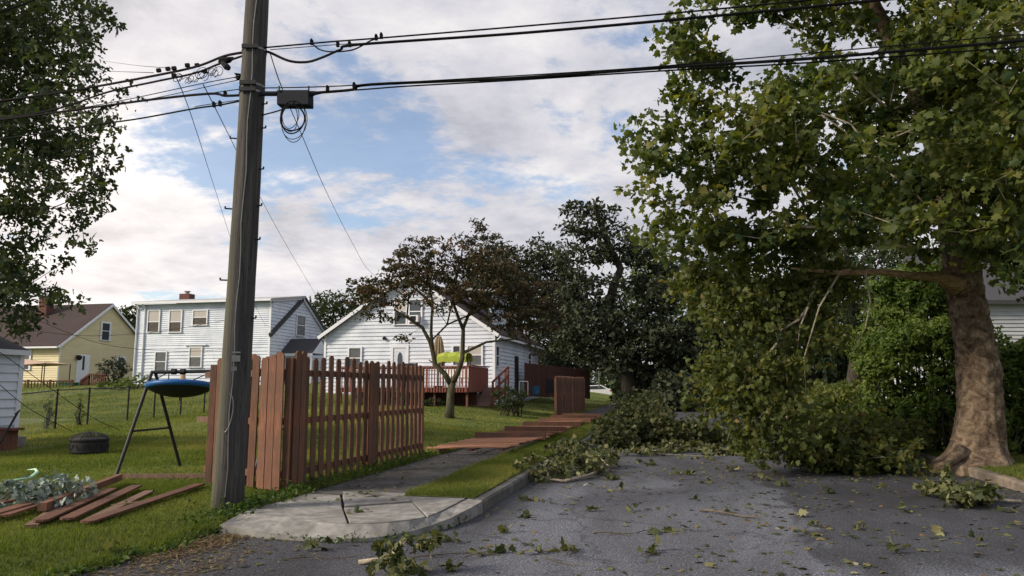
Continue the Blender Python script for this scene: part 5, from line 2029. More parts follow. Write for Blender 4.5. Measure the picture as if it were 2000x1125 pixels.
# ---- fallen branches: piles on the road
def pile(name, label, blist, n, dmin, cr, per, size, mat, cat='branch', stem=None, group=None, kind='syc', rm=.05):
    blobs.clear()
    for b in blist:
        bl(*b)
    C = spread(blob_points(blobs, n), dmin)
    zg = np.array([G(p[0], p[1]) for p in C])
    C = C[C[:, 2] > zg + .05]
    if stem:
        root = [hit(*q[:2]) + UP * q[2] for q in stem]
    else:
        i = np.argmin(C[:, 2])
        c = C.mean(0)
        root = [V3(c[0] - .8, c[1], G(c[0], c[1]) + .08), V3(c[0], c[1], G(c[0], c[1]) + .12), V3(c[0] + .8, c[1], G(c[0], c[1]) + .1)]
    t = thing(name, Vector((root[0].x, root[0].y, G(root[0].x, root[0].y))), label, cat, group)
    sk = skeleton([tuple(p) for p in root], None, C, .14, .005, 2.3)
    mb = MB()
    nroot = len(root)
    mb.tube(root, [max(.022, rm * (1 - .6 * q / nroot)) for q in range(nroot)], 8, True, .08)
    branch_mesh(mb, *sk, rm * .7, 5)
    shoots = []
    for q in range(max(4, len(C) // 14)):
        c = Vector(C[random.randrange(len(C))])
        ang = random.uniform(0, 6.28)
        ln = random.uniform(.35, 1.0) * (3.0 * cr)
        e = c + Vector((math.cos(ang) * ln, math.sin(ang) * ln, random.uniform(-.1, .75) * ln))
        e.z = max(e.z, G(e.x, e.y) + .03)
        mid = c.lerp(e, .5) + Vector((0, 0, .08 * ln))
        mb.tube([c, mid, e], [.010, .007, .003] if rm > .015 else [.005, .004, .002], 4, False)
        shoots += [e, mid.lerp(e, .5), mid.lerp(e, .75)]
    mb.build('stem', M['syc_limb'] if mat != M['silver_leaf'] else M['twig'], t, smooth=True)
    L_ = np.concatenate([cluster_leaves(C, cr, per, .8), cluster_leaves(np.array([tuple(q) for q in shoots]), cr * .35, 7, .8)])
    zg = G_uv(*uv_of(L_[:, 0], L_[:, 1]))
    L_ = L_[L_[:, 2] > zg + .015]
    leaf_mesh('leaves', L_, size, kind, mat, t, up=.5, droop=.5)
    return t


pile('fallen_limb', 'large heap of fallen leafy limbs at the left kerb beyond the fallen panels',
     [(1250, 830, 20.5, .95, .8, .55), (1200, 850, 19.5, .55, .6, .35), (1310, 845, 20.5, .9, .8, .42), (1380, 855, 20.5, .8, .7, .28), (1240, 800, 22, .6, .6, .5), (1270, 790, 23, .5, .6, .4), (1430, 862, 20, .6, .5, .18)],
     420, .22, .33, 46, .12, M['debris_leaf'], 'fallen limb', [(1190, 872, .1), (1260, 868, .2), (1330, 860, .22), (1400, 855, .15)])
pile('fallen_limb', 'dense dark heap of fallen leafy branches by the right kerb near the sycamore',
     [(1640, 870, 14.2, .6, .5, .42), (1700, 890, 13.8, .55, .45, .32), (1600, 850, 15, .55, .5, .45), (1690, 840, 15, .55, .5, .3), (1570, 890, 14.2, .35, .4, .2), (1750, 905, 13.6, .35, .35, .16), (1760, 850, 16, .6, .5, .25), (1650, 905, 13.7, .5, .3, .2)],
     460, .17, .27, 46, .105, M['syc_leaf_dry'], 'fallen limb', [(1550, 912, .06), (1620, 890, .2), (1700, 860, .3), (1800, 850, .25)])
pile('fallen_branch', 'pale curved fallen branch with yellow green leaves against the left kerb',
     [(1080, 920, 12.8, .35, .3, .18), (1140, 905, 13.6, .4, .35, .15), (1185, 892, 14.6, .35, .4, .14), (1040, 925, 12.6, .22, .25, .22), (1120, 880, 15.5, .45, .5, .18), (1190, 945, 12.2, .15, .15, .06)],
     150, .15, .2, 24, .095, M['debris_leaf'], 'branch', [(1060, 930, .12), (1075, 942, .05), (1100, 945, .04), (1150, 935, .06), (1190, 920, .08)], rm=.022)
pile('fallen_branch', 'low spread of broken leafy branches on the road before the big heap',
     [(1330, 876, 18.2, .8, .5, .10), (1420, 880, 17.6, .7, .5, .12), (1480, 892, 16.6, .5, .4, .10), (1260, 885, 17.2, .5, .4, .08), (1370, 892, 16.6, .4, .4, .06)],
     230, .17, .2, 22, .10, M['debris_leaf'], 'branch', [(1240, 888, .04), (1320, 882, .06), (1400, 884, .05), (1490, 890, .05)], rm=.02)
pile('fallen_branch', 'fallen branch of silvery pale leaves lying on the lawn at the left edge',
     [(90, 960, 8.95, .42, .35, .17), (20, 985, 8.7, .45, .3, .14), (140, 965, 9.1, .22, .25, .1), (75, 980, 8.6, .4, .3, .1), (-60, 975, 8.8, .4, .35, .14)],
     130, .13, .14, 18, .085, M['silver_leaf'], 'branch', [(160, 968, .04), (90, 985, .08), (20, 995, .1), (-60, 1000, .05)], kind='maple', rm=.02)
pile('fallen_branch', 'leafy branch fallen on the dark asphalt at the right below the sycamore root',
     [(1880, 970, 9.9, .20, .2, .09), (1905, 965, 10.2, .17, .2, .10), (1860, 955, 10.6, .18, .2, .07), (1820, 950, 10.9, .16, .18, .05)],
     60, .10, .13, 18, .11, M['debris_leaf'], 'branch', [(1995, 985, .03), (1930, 980, .03), (1880, 968, .05), (1830, 952, .04)], rm=.012)
pile('fallen_branch', 'leafy cut branch in the near foreground below the corner pad',
     [(740, 1095, 6.0, .10, .1, .05), (790, 1110, 5.9, .14, .1, .06), (765, 1070, 6.4, .08, .1, .06), (830, 1065, 6.4, .08, .1, .05)],
     40, .06, .075, 8, .075, M['debris_leaf'], 'branch', [(700, 1105, .02), (760, 1100, .04), (800, 1112, .05), (845, 1120, .03)], rm=.014)
pile('fallen_limb', 'dark tangle of fallen tree limbs blocking the far end of the street',
     [(1330, 770, 46, 2.2, 2, 1.2), (1290, 760, 50, 1.8, 2, 1.5), (1390, 775, 48, 1.8, 2, 1.0), (1230, 790, 44, 1.2, 1.2, .6), (1350, 730, 54, 2.2, 2, 1.6)],
     260, .45, .65, 40, .30, M['purple_leaf'], 'fallen limb', [(1260, 800, .2), (1330, 795, .6), (1410, 792, .4)])
pile('fallen_limb', 'fallen greenery on the far grass between the curtain of leaves and the hedge',
     [(1610, 790, 30, 1.5, 1.2, .7), (1650, 775, 34, 1.3, 1.2, .7), (1570, 780, 32, 1.2, 1.2, .7)],
     150, .35, .45, 36, .2, M['syc_leaf'], 'fallen limb', [(1560, 806, .2), (1620, 806, .4), (1690, 806, .2)])

# ---- sprigs and twigs scattered over the road
def sprig(px, py, ln, n, ang, label, group, size=.10, mat='debris_leaf', twig=True, rad=.005):
    p = hit(px, py)
    t = thing('leafy_sprig' if n else 'bare_twig', p, label, 'sprig' if n else 'twig', group)
    d = V3(math.cos(ang), math.sin(ang), 0)
    k_ = 7
    pts = []
    q = p - d * ln / 2
    for k in range(k_):
        pts.append(Vector((q.x, q.y, G(q.x, q.y) + rad + .012 + .02 * math.sin(k * 1.1) * (1 if n else .5))))
        d = Matrix.Rotation(random.uniform(-.35, .35), 3, 'Z') @ d
        q = q + d * ln / (k_ - 1)
    mb = MB()
    mb.tube(pts, [rad * (1 - .6 * k / k_) for k in range(k_)], 5)
    if ln > .3:
        for k in (2, 4):
            e = pts[k] + Matrix.Rotation(random.choice((-.8, .8)), 3, 'Z') @ (pts[k + 1] - pts[k]).normalized() * ln * .3
            mb.tube([pts[k], e], [rad * .6, rad * .2], 4)
    mb.build('twig', M['twig'], t)
    if n:
        P_ = np.array([np.array(pts[random.randrange(1, k_)]) + np.array([random.uniform(-.05, .05) + 0, random.uniform(-.05, .05), random.uniform(.005, .05)]) for _ in range(n)])
        leaf_mesh('leaves', P_, size, 'syc', M[mat], t, up=.9, droop=.0)
    return t


big = [(945, 1085, .5, 10, .8, 'upright little leaf cluster on the asphalt right of the near branch'),
       (1030, 978, .35, 9, .3, 'dense leaf clump on dark asphalt beside the kerb'),
       (1030, 1012, .35, 8, 2.9, 'leaf clump below the dark gutter stain'),
       (1065, 1080, .45, 10, .2, 'dark leaf cluster with long stalk in the middle foreground'),
       (1260, 1083, .35, 10, 1.2, 'round leaf clump alone in the lower middle of the road'),
       (1290, 1040, .6, 10, .4, 'yellowing leaf sprig on a long twig in mid road'),
       (1335, 925, .5, 12, .1, 'pale green sprig lying in mid road'),
       (1270, 910, .4, 12, .6, 'bushy green sprig close to the big heap'),
       (1430, 920, .35, 11, 1.0, 'bushy sprig standing under the leaf curtain'),
       (1180, 935, .5, 14, .3, 'thick leaf tuft right of the kerbside branch'),
       (590, 1040, .4, 10, .9, 'green leaf sprig at the front of the corner pad'),
       (640, 1075, .4, 8, .5, 'leaf sprig on the dark asphalt below the pad'),
       (850, 1062, .4, 10, .2, 'leafy twig tip beside the pale asphalt patch'),
       (700, 1008, .35, 6, .4, 'small sprig lying on the concrete pad front'),
       (725, 968, .3, 6, .4, 'dark curled leaf bunch at the back of the concrete pad'),
       (1110, 1078, .3, 6, 1.4, 'flat pale leaf bunch at the lower middle of the road'),
       (1540, 950, .4, 12, .9, 'leaf sprig where the leaf curtain nearly reaches the road'),
       (1775, 1000, .3, 6, .7, 'lone leaf bunch on the dark asphalt patch'),
       (230, 1085, .4, 9, .6, 'bright leaf bunch at the edge of the grass and asphalt')]
for px, py, ln, n, an, lab in big:
    sprig(px, py, ln, n, an, lab, 'sprigs on the road')
for px, py in ((1240, 1000), (1560, 1010), (1620, 965), (1500, 940), (1400, 900), (1350, 975), (1600, 1030), (1680, 1035), (1850, 1045), (1900, 1055), (1210, 960), (1470, 905), (1320, 895), (1520, 925), (1660, 940), (1720, 960), (1150, 1000), (1420, 1000), (880, 1115), (980, 1040), (1380, 945), (1240, 905), (1740, 1080), (1960, 1000)):
    sprig(px + random.uniform(-8, 8), py, random.uniform(.12, .28), random.randint(3, 6), random.uniform(0, 6.3), 'tiny broken sprig of a few leaves lying on the asphalt', 'tiny sprigs on the asphalt', .10)
for px, py, ln, an, lab, rd in ((1430, 1008, .8, -.6, 'pale bent stick lying in the middle of the road', .016), (1200, 1046, .45, .05, 'short dark stick left of the yellowing sprig', .009), (1395, 905, .45, .1, 'dark curved stick under the leaf curtain', .012),
                                (1530, 930, 1.1, -.05, 'long thin twig in front of the right heap', .008), (1080, 1105, .5, -1.2, 'thin stalk at the bottom middle of the road', .005), (1940, 985, 1.0, .2, 'dark twig along the asphalt by the right kerb', .008), (880, 1085, .9, .5, 'thin bent twig crossing the pale patch below the pad', .006),
                                (640, 1090, .7, .3, 'thin grey twig on the asphalt in the left foreground', .006)):
    sprig(px, py, ln, 0, an, lab, 'sticks on the road', rad=rd)


def litter(name, region, n, size, mat, label, cat, kind='syc'):
    pts = []
    while len(pts) < n:
        u, v = region()
        x, y = u * SA + v * CA, u * CA - v * SA
        pts.append((x, y, G(x, y) + random.uniform(.008, .02)))
    o = leaf_mesh(name, np.array(pts), size, kind, M[mat], flat=True)
    tag(o, label, cat, kind='stuff')
    return o


DR = [(random.uniform(5.5, 16), random.uniform(-2.2, 4.7), random.uniform(.15, .5)) for _ in range(45)]


def reg_road():
    if random.random() < .4:
        a, b, c = random.choice(DR)
        return random.gauss(a, c), max(-2.3, min(4.8, random.gauss(b, c * 1.3)))
    if random.random() < .5:
        return 13 + abs(random.gauss(0, 4)), random.uniform(-2.3, 4.8)
    return random.uniform(4.5, 16), random.uniform(-2.3, 4.8)


litter('leaf_litter', reg_road, 1400, .075, 'litter', 'scattered fallen leaves over the asphalt', 'leaves')
litter('leaf_litter', lambda: (random.uniform(4.5, 8), -4.8 + abs(random.gauss(0, .6))), 240, .06, 'litter', 'fallen leaves along the grass edge below the pad', 'leaves')
litter('leaf_litter', lambda: (random.gauss(12, 3.5), random.choice((-4.9, -4.2, -3.55)) + random.gauss(0, .22)), 520, .05, 'litter', 'fallen leaves beside the fence foot and pavement', 'leaves')
litter('leaf_litter', lambda: (random.uniform(12, 34), random.uniform(-11, -5.4)), 420, .09, 'debris_leaf', 'fallen leaves over the lawn by the maple', 'leaves')
litter('straw_litter', lambda: (random.gauss(6.8, .5), -4.62 + random.gauss(0, .16)), 2600, .075, 'straw', 'dry straw and needles at the asphalt edge by the pole', 'straw', 'straw')
litter('straw_litter', lambda: (random.gauss(5.9, .5), -4.05 + random.gauss(0, .12)), 700, .06, 'straw', 'brown straw crumbs in a streak on the near asphalt', 'straw', 'straw')
litter('leaf_litter', lambda: (random.gauss(7.6, .5), random.gauss(4.7, .12) ), 200, .05, 'litter', 'leaf crumbs in the gutter of the right kerb', 'leaves')
litter('leaf_litter', lambda: (random.uniform(9, 14), random.gauss(4.75, .12)), 240, .05, 'litter', 'leaf crumbs in the gutter under the sycamore root', 'leaves')

# ---- bronze maple on the lawn
mbp = hit(878, 816)
mY = mbp.y
ch0 = [PD(878, 816, mY), PD(879, 790, mY), PD(880, 770, mY), PD(884, 748, mY)]
ch0[0].z = mbp.z - .15
mp = thing('bronze_maple_tree', mbp, 'small forked maple with dark bronze leaves standing on the lawn', 'tree')
forks = [[(882, 752), (868, 730), (850, 712), (846, 690), (840, 668), (825, 640), (795, 620), (770, 605)],
         [(846, 690), (842, 650), (843, 620), (845, 590), (838, 560), (835, 530)],
         [(884, 748), (895, 725), (903, 700), (904, 670), (905, 640), (915, 615), (935, 590), (950, 555)],
         [(903, 690), (925, 680), (950, 668), (985, 664), (1015, 662)],
         [(905, 645), (895, 620), (885, 590), (890, 550), (900, 510), (905, 470)],
         [(845, 600), (830, 580), (805, 560), (780, 545)],
         [(868, 730), (850, 712), (838, 703)],
         [(915, 615), (935, 605), (960, 590), (990, 580)]]
mb = MB()
mb.tube(ch0, [.20, .15, .135, .13], 12, True, .08)
nodes = [p for p in ch0]
for k, f_ in enumerate(forks):
    pts = [PD(a, b, mY + (.0 if k in (0, 2) else random.uniform(-.5, .5)) * (q / len(f_))) for q, (a, b) in enumerate(f_)]
    r0 = {0: .105, 2: .105, 3: .055, 6: .05}.get(k, .06)
    n = len(pts)
    mb.tube(pts, [r0 * (1 - .7 * q / (n - 1)) + .006 for q in range(n)], 8, True, .06)
    nodes += pts
blobs = []
for a in ((755, 570, 0, 1.0, 1.0, .7), (710, 565, .5, .65, .8, .45), (690, 590, .2, .3, .4, .2), (935, 440, .1, .3, .3, .2), (820, 465, .1, .2, .3, .12), (820, 470, .4, .5, .5, .25), (960, 470, .5, .5, .6, .3), (1075, 590, .5, .5, .6, .3), (730, 600, -.3, .5, .6, .35), (800, 520, .2, 1.1, 1.2, .8), (840, 490, 0, .8, .9, .5), (870, 540, .6, 1.1, 1.2, .8), (910, 500, .3, 1.0, 1.0, .8), (925, 455, .2, .55, .6, .4), (960, 520, 0, 1.0, 1.1, .75), (950, 570, -.5, 1.1, 1.0, .7),
          (1000, 580, .2, .9, 1.0, .7), (1040, 600, .4, .75, .9, .6), (1020, 640, .1, .7, .8, .4), (990, 545, .8, .9, 1.0, .6), (870, 580, -.9, .9, .7, .5), (795, 660, -.3, .42, .4, .22), (1000, 655, -.3, .4, .4, .22), (830, 545, -.8, .9, .7, .5), (1065, 640, .6, .45, .5, .4), (1040, 665, .3, .45, .5, .25), (765, 620, .1, .6, .5, .25), (715, 615, .3, .45, .5, .2), (1050, 690, .4, .35, .4, .2), (985, 620, -.2, .8, .8, .45), (1070, 610, .3, .6, .6, .4), (1070, 560, .6, .5, .6, .4)):
    bl(a[0], a[1], mY + a[2], *a[3:])
C = spread(blob_points(blobs, 860), .27)
sk = skeleton([tuple(p) for p in nodes], None, C, .12, .007, 2.3)
nodesk, par, kids, rad, nroot = sk
for i in range(nroot):
    kids[i] = [k for k in kids[i] if k >= nroot]
branch_mesh(mb, *sk, .035, 5)
mb.build('trunk', M['maple_bark'], mp, smooth=True)
L_ = cluster_leaves(C, .29, 27, .5)
rnd = np.clip(rng.beta(2, 2.4, len(L_)) * .75 + .9 * np.clip(.52 - L_[:, 2] * .0 - .5, 0, 1) + np.repeat(rng.normal(0, .2, len(C)), 27), 0, 1)
leaf_mesh('crown', L_, .135, 'maple', M['red_leaf'], mp, rnd=rnd, up=.9, droop=.3)

# ---- left tree hanging in from outside the frame
lt = V3(-14.2, 16.5, 0)
lt.z = G(lt.x, lt.y)
blobs = []
for a in ((40, 60, 16, 1.6, 2, 1.4), (120, 40, 16, 1.1, 1.3, .8), (190, 30, 15.5, .5, .7, .35), (205, 50, 15.5, .35, .5, .2), (60, 200, 15.5, 1.5, 2, 1.1), (160, 120, 15.5, .8, 1.0, .6), (180, 170, 15.2, .6, .8, .4), (130, 260, 15.2, 1.0, 1.2, .7), (40, 340, 15.5, 1.4, 1.8, 1.2), (200, 255, 15, .55, .8, .3), (235, 300, 15, .35, .4, .16),
          (150, 340, 15, .8, 1.0, .5), (215, 350, 15, .35, .5, .16), (195, 375, 15.0, .4, .5, .16), (90, 420, 15.2, .9, 1.2, .5), (150, 460, 15, .35, .5, .18), (40, 480, 15.5, 1.0, 1.4, .8), (50, 560, 15.5, .7, 1.2, .5), (90, 580, 15.2, .35, .6, .14), (30, 630, 15.5, .55, 1.0, .4), (0, 600, 16, .9, 1.4, .8), (130, 585, 15.0, .2, .3, .07),
          (-150, 200, 16.5, 3, 3, 3), (-150, 480, 16.5, 2.4, 2.6, 1.6), (-120, -60, 17, 3.5, 3.2, 2)):
    bl(*a)
trunk = [lt - UP * .2, lt + V3(0, 0, 1.5), lt + V3(.1, 0, 3), lt + V3(.3, -.1, 5), lt + V3(.5, -.2, 7), lt + V3(.6, -.2, 9)]
sv = list(blobs)
tree('silver_maple_tree', 'dark leafy tree overhanging the top left of the photo', lt, [tuple(p) for p in trunk], [.45, .34, .30, .26, .2, .12], sv, 1100, .30, .40, 42, .145, 'maple', M['left_leaf'], M['bark'], twig=.007, rmax=.12, up=.5, droop=.6)

# ---- dark trees in the middle distance
def simple_tree(name, label, px, pyb, Y, blist, ncl, dmin, cr, per, size, leaf, r0, bark='bark', group=None, kind='oval', hook=None, up=.6, droop=.35, lean=0.0):
    b = PD(px, pyb, Y)
    b.z = G(b.x, b.y)
    blobs.clear()
    for a in blist:
        bl(*a)
    sv = list(blobs)
    top = max(q[2] for q in sv)
    if hook:
        tr = [b - UP * .3] + [PD(*q) for q in hook]
    else:
        tr = [b - UP * .3] + [b + UP * (top - b.z) * f_ + V3(random.uniform(-.3, .3) + lean * f_, random.uniform(-.3, .3), 0) for f_ in (.15, .35, .55, .75, .92)]
    n = len(tr)
    rr = [r0 * (1 - .8 * (k / (n - 1)) ** .8) for k in range(n)]
    return tree(name, label, b, [tuple(p) for p in tr], rr, sv, ncl, dmin, cr, per, size, kind, M[leaf], M[bark], group=group, twig=.02, rmax=r0 * .4, up=up, droop=droop)


simple_tree('dark_maple_tree', 'tall dark purple leaved tree with visible limbs at the street side', 1232, 790, 50,
            [(1150, 410, 50, 1.7, 1.8, .8), (1130, 450, 50, 1.3, 1.8, .8), (1190, 450, 50, 1.5, 1.8, .8), (1120, 500, 50, 1.3, 1.8, 1.0), (1215, 490, 50, 1.6, 2, .9), (1260, 500, 50, 1.3, 1.8, .7), (1130, 560, 50, 1.5, 2.2, 1.2), (1250, 560, 51.5, 1.6, 1.6, .9), (1200, 560, 49.2, 1.1, .9, .7), (1170, 500, 50, 1.2, 1.6, .8), (1225, 600, 49.5, 1.3, 1.2, .6), (1300, 530, 51, 1.2, 1.6, .8), (1290, 580, 50, 1.8, 2.2, 1.2), (1160, 630, 50, 3.4, 3, 1.7), (1290, 660, 50, 3.2, 2.8, 1.6), (1220, 690, 49, 2.6, 2.6, 1.3), (1340, 690, 50, 2.0, 2.2, 1.3), (1130, 700, 51, 2.0, 2.5, 1.0), (1370, 640, 51, 1.3, 1.8, 1.1), (1330, 730, 49, 1.6, 1.6, .8)],
            900, .58, .72, 44, .34, 'purple_leaf', .62, hook=[(1228, 745, 50), (1224, 700, 50), (1212, 650, 50), (1190, 600, 50), (1198, 560, 50), (1212, 525, 50), (1190, 480, 50), (1170, 430, 50), (1160, 400, 50)])
simple_tree('dark_round_tree', 'dark rounded tree directly behind the bronze maple and gable house', 1020, 770, 58,
            [(985, 505, 58, 2.0, 2, 1.1), (1050, 500, 58.5, 2.0, 2, 1.2), (1095, 520, 58, 1.4, 2, 1.2), (1000, 560, 58, 3.6, 3, 3.0), (1060, 600, 58, 2.8, 3, 2.6), (960, 530, 59, 2.2, 2.4, 1.8), (1080, 680, 57, 2.2, 2.4, 2.0), (1040, 520, 58, 2.2, 2, 1.4), (1110, 620, 57, 1.8, 2, 2.4), (1090, 560, 58, 1.6, 2, 1.6)],
            640, .75, 1.0, 44, .38, 'purple_leaf', .5)
simple_tree('background_tree', 'green tree between the two white houses', 650, 740, 66,
            [(640, 610, 66, 2.2, 2.2, 2.0), (690, 600, 66, 2.0, 2, 1.8), (660, 660, 66, 2.5, 2.5, 2.0), (720, 580, 66, 1.6, 2, 1.4)], 200, .7, .9, 44, .36, 'wood_leaf', .35, group='trees behind the houses')
simple_tree('background_tree', 'green tree between the yellow house and the two storey house', 248, 740, 76,
            [(246, 640, 76, 2.0, 2, 2.2), (262, 620, 76, 1.4, 1.6, 1.4), (250, 690, 76, 2.4, 2, 2)], 130, .7, .9, 44, .38, 'wood_leaf', .3, group='trees behind the houses')
simple_tree('light_green_tree', 'pale green tree glowing behind the tall dark tree', 1290, 780, 66,
            [(1280, 520, 66, 3.0, 3, 2.4), (1330, 560, 66, 2.8, 3, 2.4), (1340, 640, 66, 2.6, 3, 2.4), (1260, 600, 66, 2.4, 3, 2.4)], 260, .8, 1.0, 44, .38, 'green_leaf', .35)
simple_tree('weeping_conifer', 'dark drooping conifer behind the hanging leaf curtain', 1600, 790, 40,
            [(1600, 560, 40, 2.2, 2, 2.6), (1600, 660, 40, 3.0, 2.4, 2.2), (1640, 700, 39, 2.4, 2.2, 1.8), (1560, 700, 40, 2.4, 2.2, 2.0), (1590, 480, 40, 1.5, 1.6, 2.4)], 420, .55, .8, 44, .34, 'conifer_leaf', .4, kind='diamond', up=.1, droop=2.2)
simple_tree('broad_tree', 'dark broad tree with stout trunk beyond the hedge', 1676, 800, 36,
            [(1700, 600, 36, 2.6, 2.4, 2.0), (1660, 540, 36, 2.6, 2.4, 2.0), (1740, 540, 35, 2.4, 2.4, 2.2), (1780, 600, 34, 2.0, 2.2, 1.8), (1700, 450, 37, 3, 2.6, 2.0), (1700, 660, 36, 1.8, 1.8, 1.0)], 420, .6, .8, 42, .26, 'wood_leaf', .42)
simple_tree('broad_tree', 'green tree filling the gap left of the weeping conifer', 1470, 790, 52,
            [(1470, 600, 52, 3.2, 3, 2.6), (1420, 660, 52, 2.6, 3, 2.2), (1500, 700, 50, 2.6, 2.6, 1.8), (1430, 540, 54, 2.6, 3, 2.2), (1400, 720, 52, 1.8, 2, 1.4)], 420, .75, 1.0, 42, .34, 'wood_leaf', .35)
simple_tree('broad_tree', 'tree at the right edge behind the grey house', 1960, 760, 40,
            [(1960, 520, 40, 4, 3, 3), (2080, 500, 40, 4, 3, 3), (1880, 560, 42, 3, 3, 2.4)], 260, .9, 1.1, 40, .3, 'wood_leaf', .4)
# wood closing the far end of the street and the right side
pts = []
for k in range(22000):
    u = random.uniform(88, 130)
    v = random.uniform(-60, 80)
    top = 7.5 + 2.6 * math.sin(v * .31) + 1.6 * math.sin(v * .83 + 1)
    p = S(u, v)
    pts.append((p.x, p.y, .1 + random.random() ** 1.25 * top))
pts = np.array(pts)
o = leaf_mesh('far_wood', pts, 1.1, 'oval', M['wood_leaf'])
tag(o, 'far wood of dark trees closing the end of the street', 'wood', kind='stuff')


# ---- hedge and shrubs
def shrub(name, label, blist, n, size, leaf, cat='shrub', group=None, kind='oval', shell=.55, twigs=14, up=.5):
    """dense shrub: leaves gathered toward the surface of its lobes"""
    blobs.clear()
    for b in blist:
        bl(*b)
    bs = list(blobs)
    w = np.array([b[3] * b[4] + b[4] * b[5] + b[3] * b[5] for b in bs])
    cnt = np.maximum(4, (w / w.sum() * n).astype(int))
    P_, B_ = [], []
    per = 26
    for b, k in zip(bs, cnt):
        kc = max(2, k // per)
        d = nrm_(rng.normal(size=(kc, 3)))
        r = rng.uniform(shell, 1.0, (kc, 1)) ** .7 + rng.exponential(.05, (kc, 1))
        cc = np.array(b[:3]) + d * r * np.array(b[3:6])
        cr = .16 * min(b[3:6]) + .04
        off = nrm_(rng.normal(size=(kc * per, 3))) * rng.uniform(0, 1, (kc * per, 1)) ** .5 * cr * rng.uniform(.7, 1.5, (kc * per, 1))
        P_.append(np.repeat(cc, per, axis=0) + off)
        B_.append(np.repeat(d * .5, per, axis=0) + off / cr * .6)
    P_, B_ = np.concatenate(P_), np.concatenate(B_)
    ok = P_[:, 2] > G_uv(*uv_of(P_[:, 0], P_[:, 1])) + .01
    P_, B_ = P_[ok], B_[ok]
    c = P_.mean(0)
    base = V3(c[0], c[1], G(c[0], c[1]))
    t = thing(name, base, label, cat, group)
    mb = MB()
    for k in range(twigs):
        b = bs[k % len(bs)]
        g0 = V3(b[0] + random.uniform(-.5, .5) * b[3], b[1] + random.uniform(-.4, .4) * b[4], 0)
        g0.z = G(g0.x, g0.y) - .05
        e = V3(b[0] + random.uniform(-.7, .7) * b[3], b[1] + random.uniform(-.6, .6) * b[4], b[2] + random.uniform(.2, .8) * b[5])
        mb.tube([g0, g0.lerp(e, .5) + V3(random.uniform(-.1, .1), random.uniform(-.1, .1), 0), e], [.03, .02, .006], 5, False)
    mb.build('stems', M['bark'], t)
    leaf_mesh('foliage', P_, size, kind, M[leaf], t, bias=B_, up=up, rnd=np.clip(rng.beta(2, 2, len(P_)) + .18 * np.sin(P_[:, 0] * 2.1) * np.sin(P_[:, 2] * 2.6), 0, 1))
    return t


hb_ = []
for k in range(120):
    px = 1695 + 440 * (k + random.random()) / 120
    topy = float(np.interp(px, [1690, 1720, 1770, 1830, 1900, 1960, 2000, 2140], [720, 655, 640, 600, 615, 645, 670, 660])) + random.uniform(-18, 25)
    Yc = 17.6 - (px - 1690) * .0058 + random.uniform(-.35, .5)
    f_ = random.random() ** 1.4
    zt_ = PD(px, topy, Yc).z
    zz_ = .25 + (zt_ - .45) * (1 - f_)
    r_ = random.uniform(.25, .55)
    pyc = 757 - (zz_ - 1.55) / Yc * 1455
    hb_.append((px, pyc, Yc - .25 * f_, r_ * 1.1, r_, r_ * random.uniform(.7, 1.2)))
shrub('hedge', 'tall bright green overgrown hedge behind the sycamore trunk', hb_, 62000, .115, 'hedge_leaf', 'hedge', twigs=90, shell=.35)
shrub('tall_shrub', 'tall leafy shrub rising above the hedge left of the sycamore trunk', [(1730, 640, 19.5, .6, .6, .6), (1760, 600, 19.8, .55, .6, .5), (1800, 570, 19, .5, .6, .6), (1840, 590, 19, .6, .6, .6), (1700, 680, 19.5, .5, .6, .6), (1770, 540, 19.5, .6, .6, .4), (1820, 640, 19, .6, .6, .6), (1720, 570, 20, .5, .6, .4), (1850, 530, 19.5, .6, .6, .5)], 14000, .13, 'hedge_leaf', twigs=20, shell=.35)
shrub('shrub', 'dark leafy shrub at the foot of the wooden ramp', [(990, 775, 32, .6, .5, .45), (1010, 780, 32.5, .45, .4, .35)], 1800, .10, 'wood_leaf')
shrub('shrub', 'weedy dark shrubs growing under the red deck edge', [(780, 785, 32.4, .5, .3, .3), (720, 780, 32.8, .6, .3, .4), (845, 788, 32, .4, .3, .2)], 1800, .10, 'wood_leaf')
shrub('shrub', 'small dark bush beside the yellow house door', [(215, 725, 47, .9, .7, .8), (232, 718, 47.5, .7, .6, .6), (205, 718, 47, .4, .4, .6)], 1800, .13, 'purple_leaf')
shrub('shrub', 'low green bushes at the corner of the two storey house', [(215, 765, 42, 1.0, .7, .6), (245, 762, 42, .9, .7, .6), (275, 755, 42.5, .6, .6, .7)], 2600, .14, 'hedge_leaf')
shrub('shrub', 'low green bush under the blue saucer swing', [(350, 772, 42, .9, .7, .3), (380, 770, 42, .8, .7, .35)], 1400, .13, 'hedge_leaf')
shrub('climbing_weed', 'climbing weed on the chain link fence, left one', [(94, 810, hit(100, 838).y - .1, .14, .12, .5), (94, 790, hit(100, 838).y - .1, .1, .1, .35)], 420, .07, 'hedge_leaf', 'weed', 'weeds on the chain link fence', twigs=3)
shrub('climbing_weed', 'climbing weed with a pale flower on the chain link fence, right one', [(156, 800, hit(160, 831).y - .1, .13, .12, .5), (156, 780, hit(160, 831).y - .1, .09, .1, .3)], 380, .07, 'hedge_leaf', 'weed', 'weeds on the chain link fence', twigs=3)
shrub('shrub', 'dark scrub growing by the far end of the street on the left', [(1225, 768, 60, 1.2, 1.2, .9), (1235, 745, 62, 1.4, 1.4, 1.4), (1260, 765, 58, 1.4, 1.2, 1.1)], 2600, .22, 'wood_leaf')


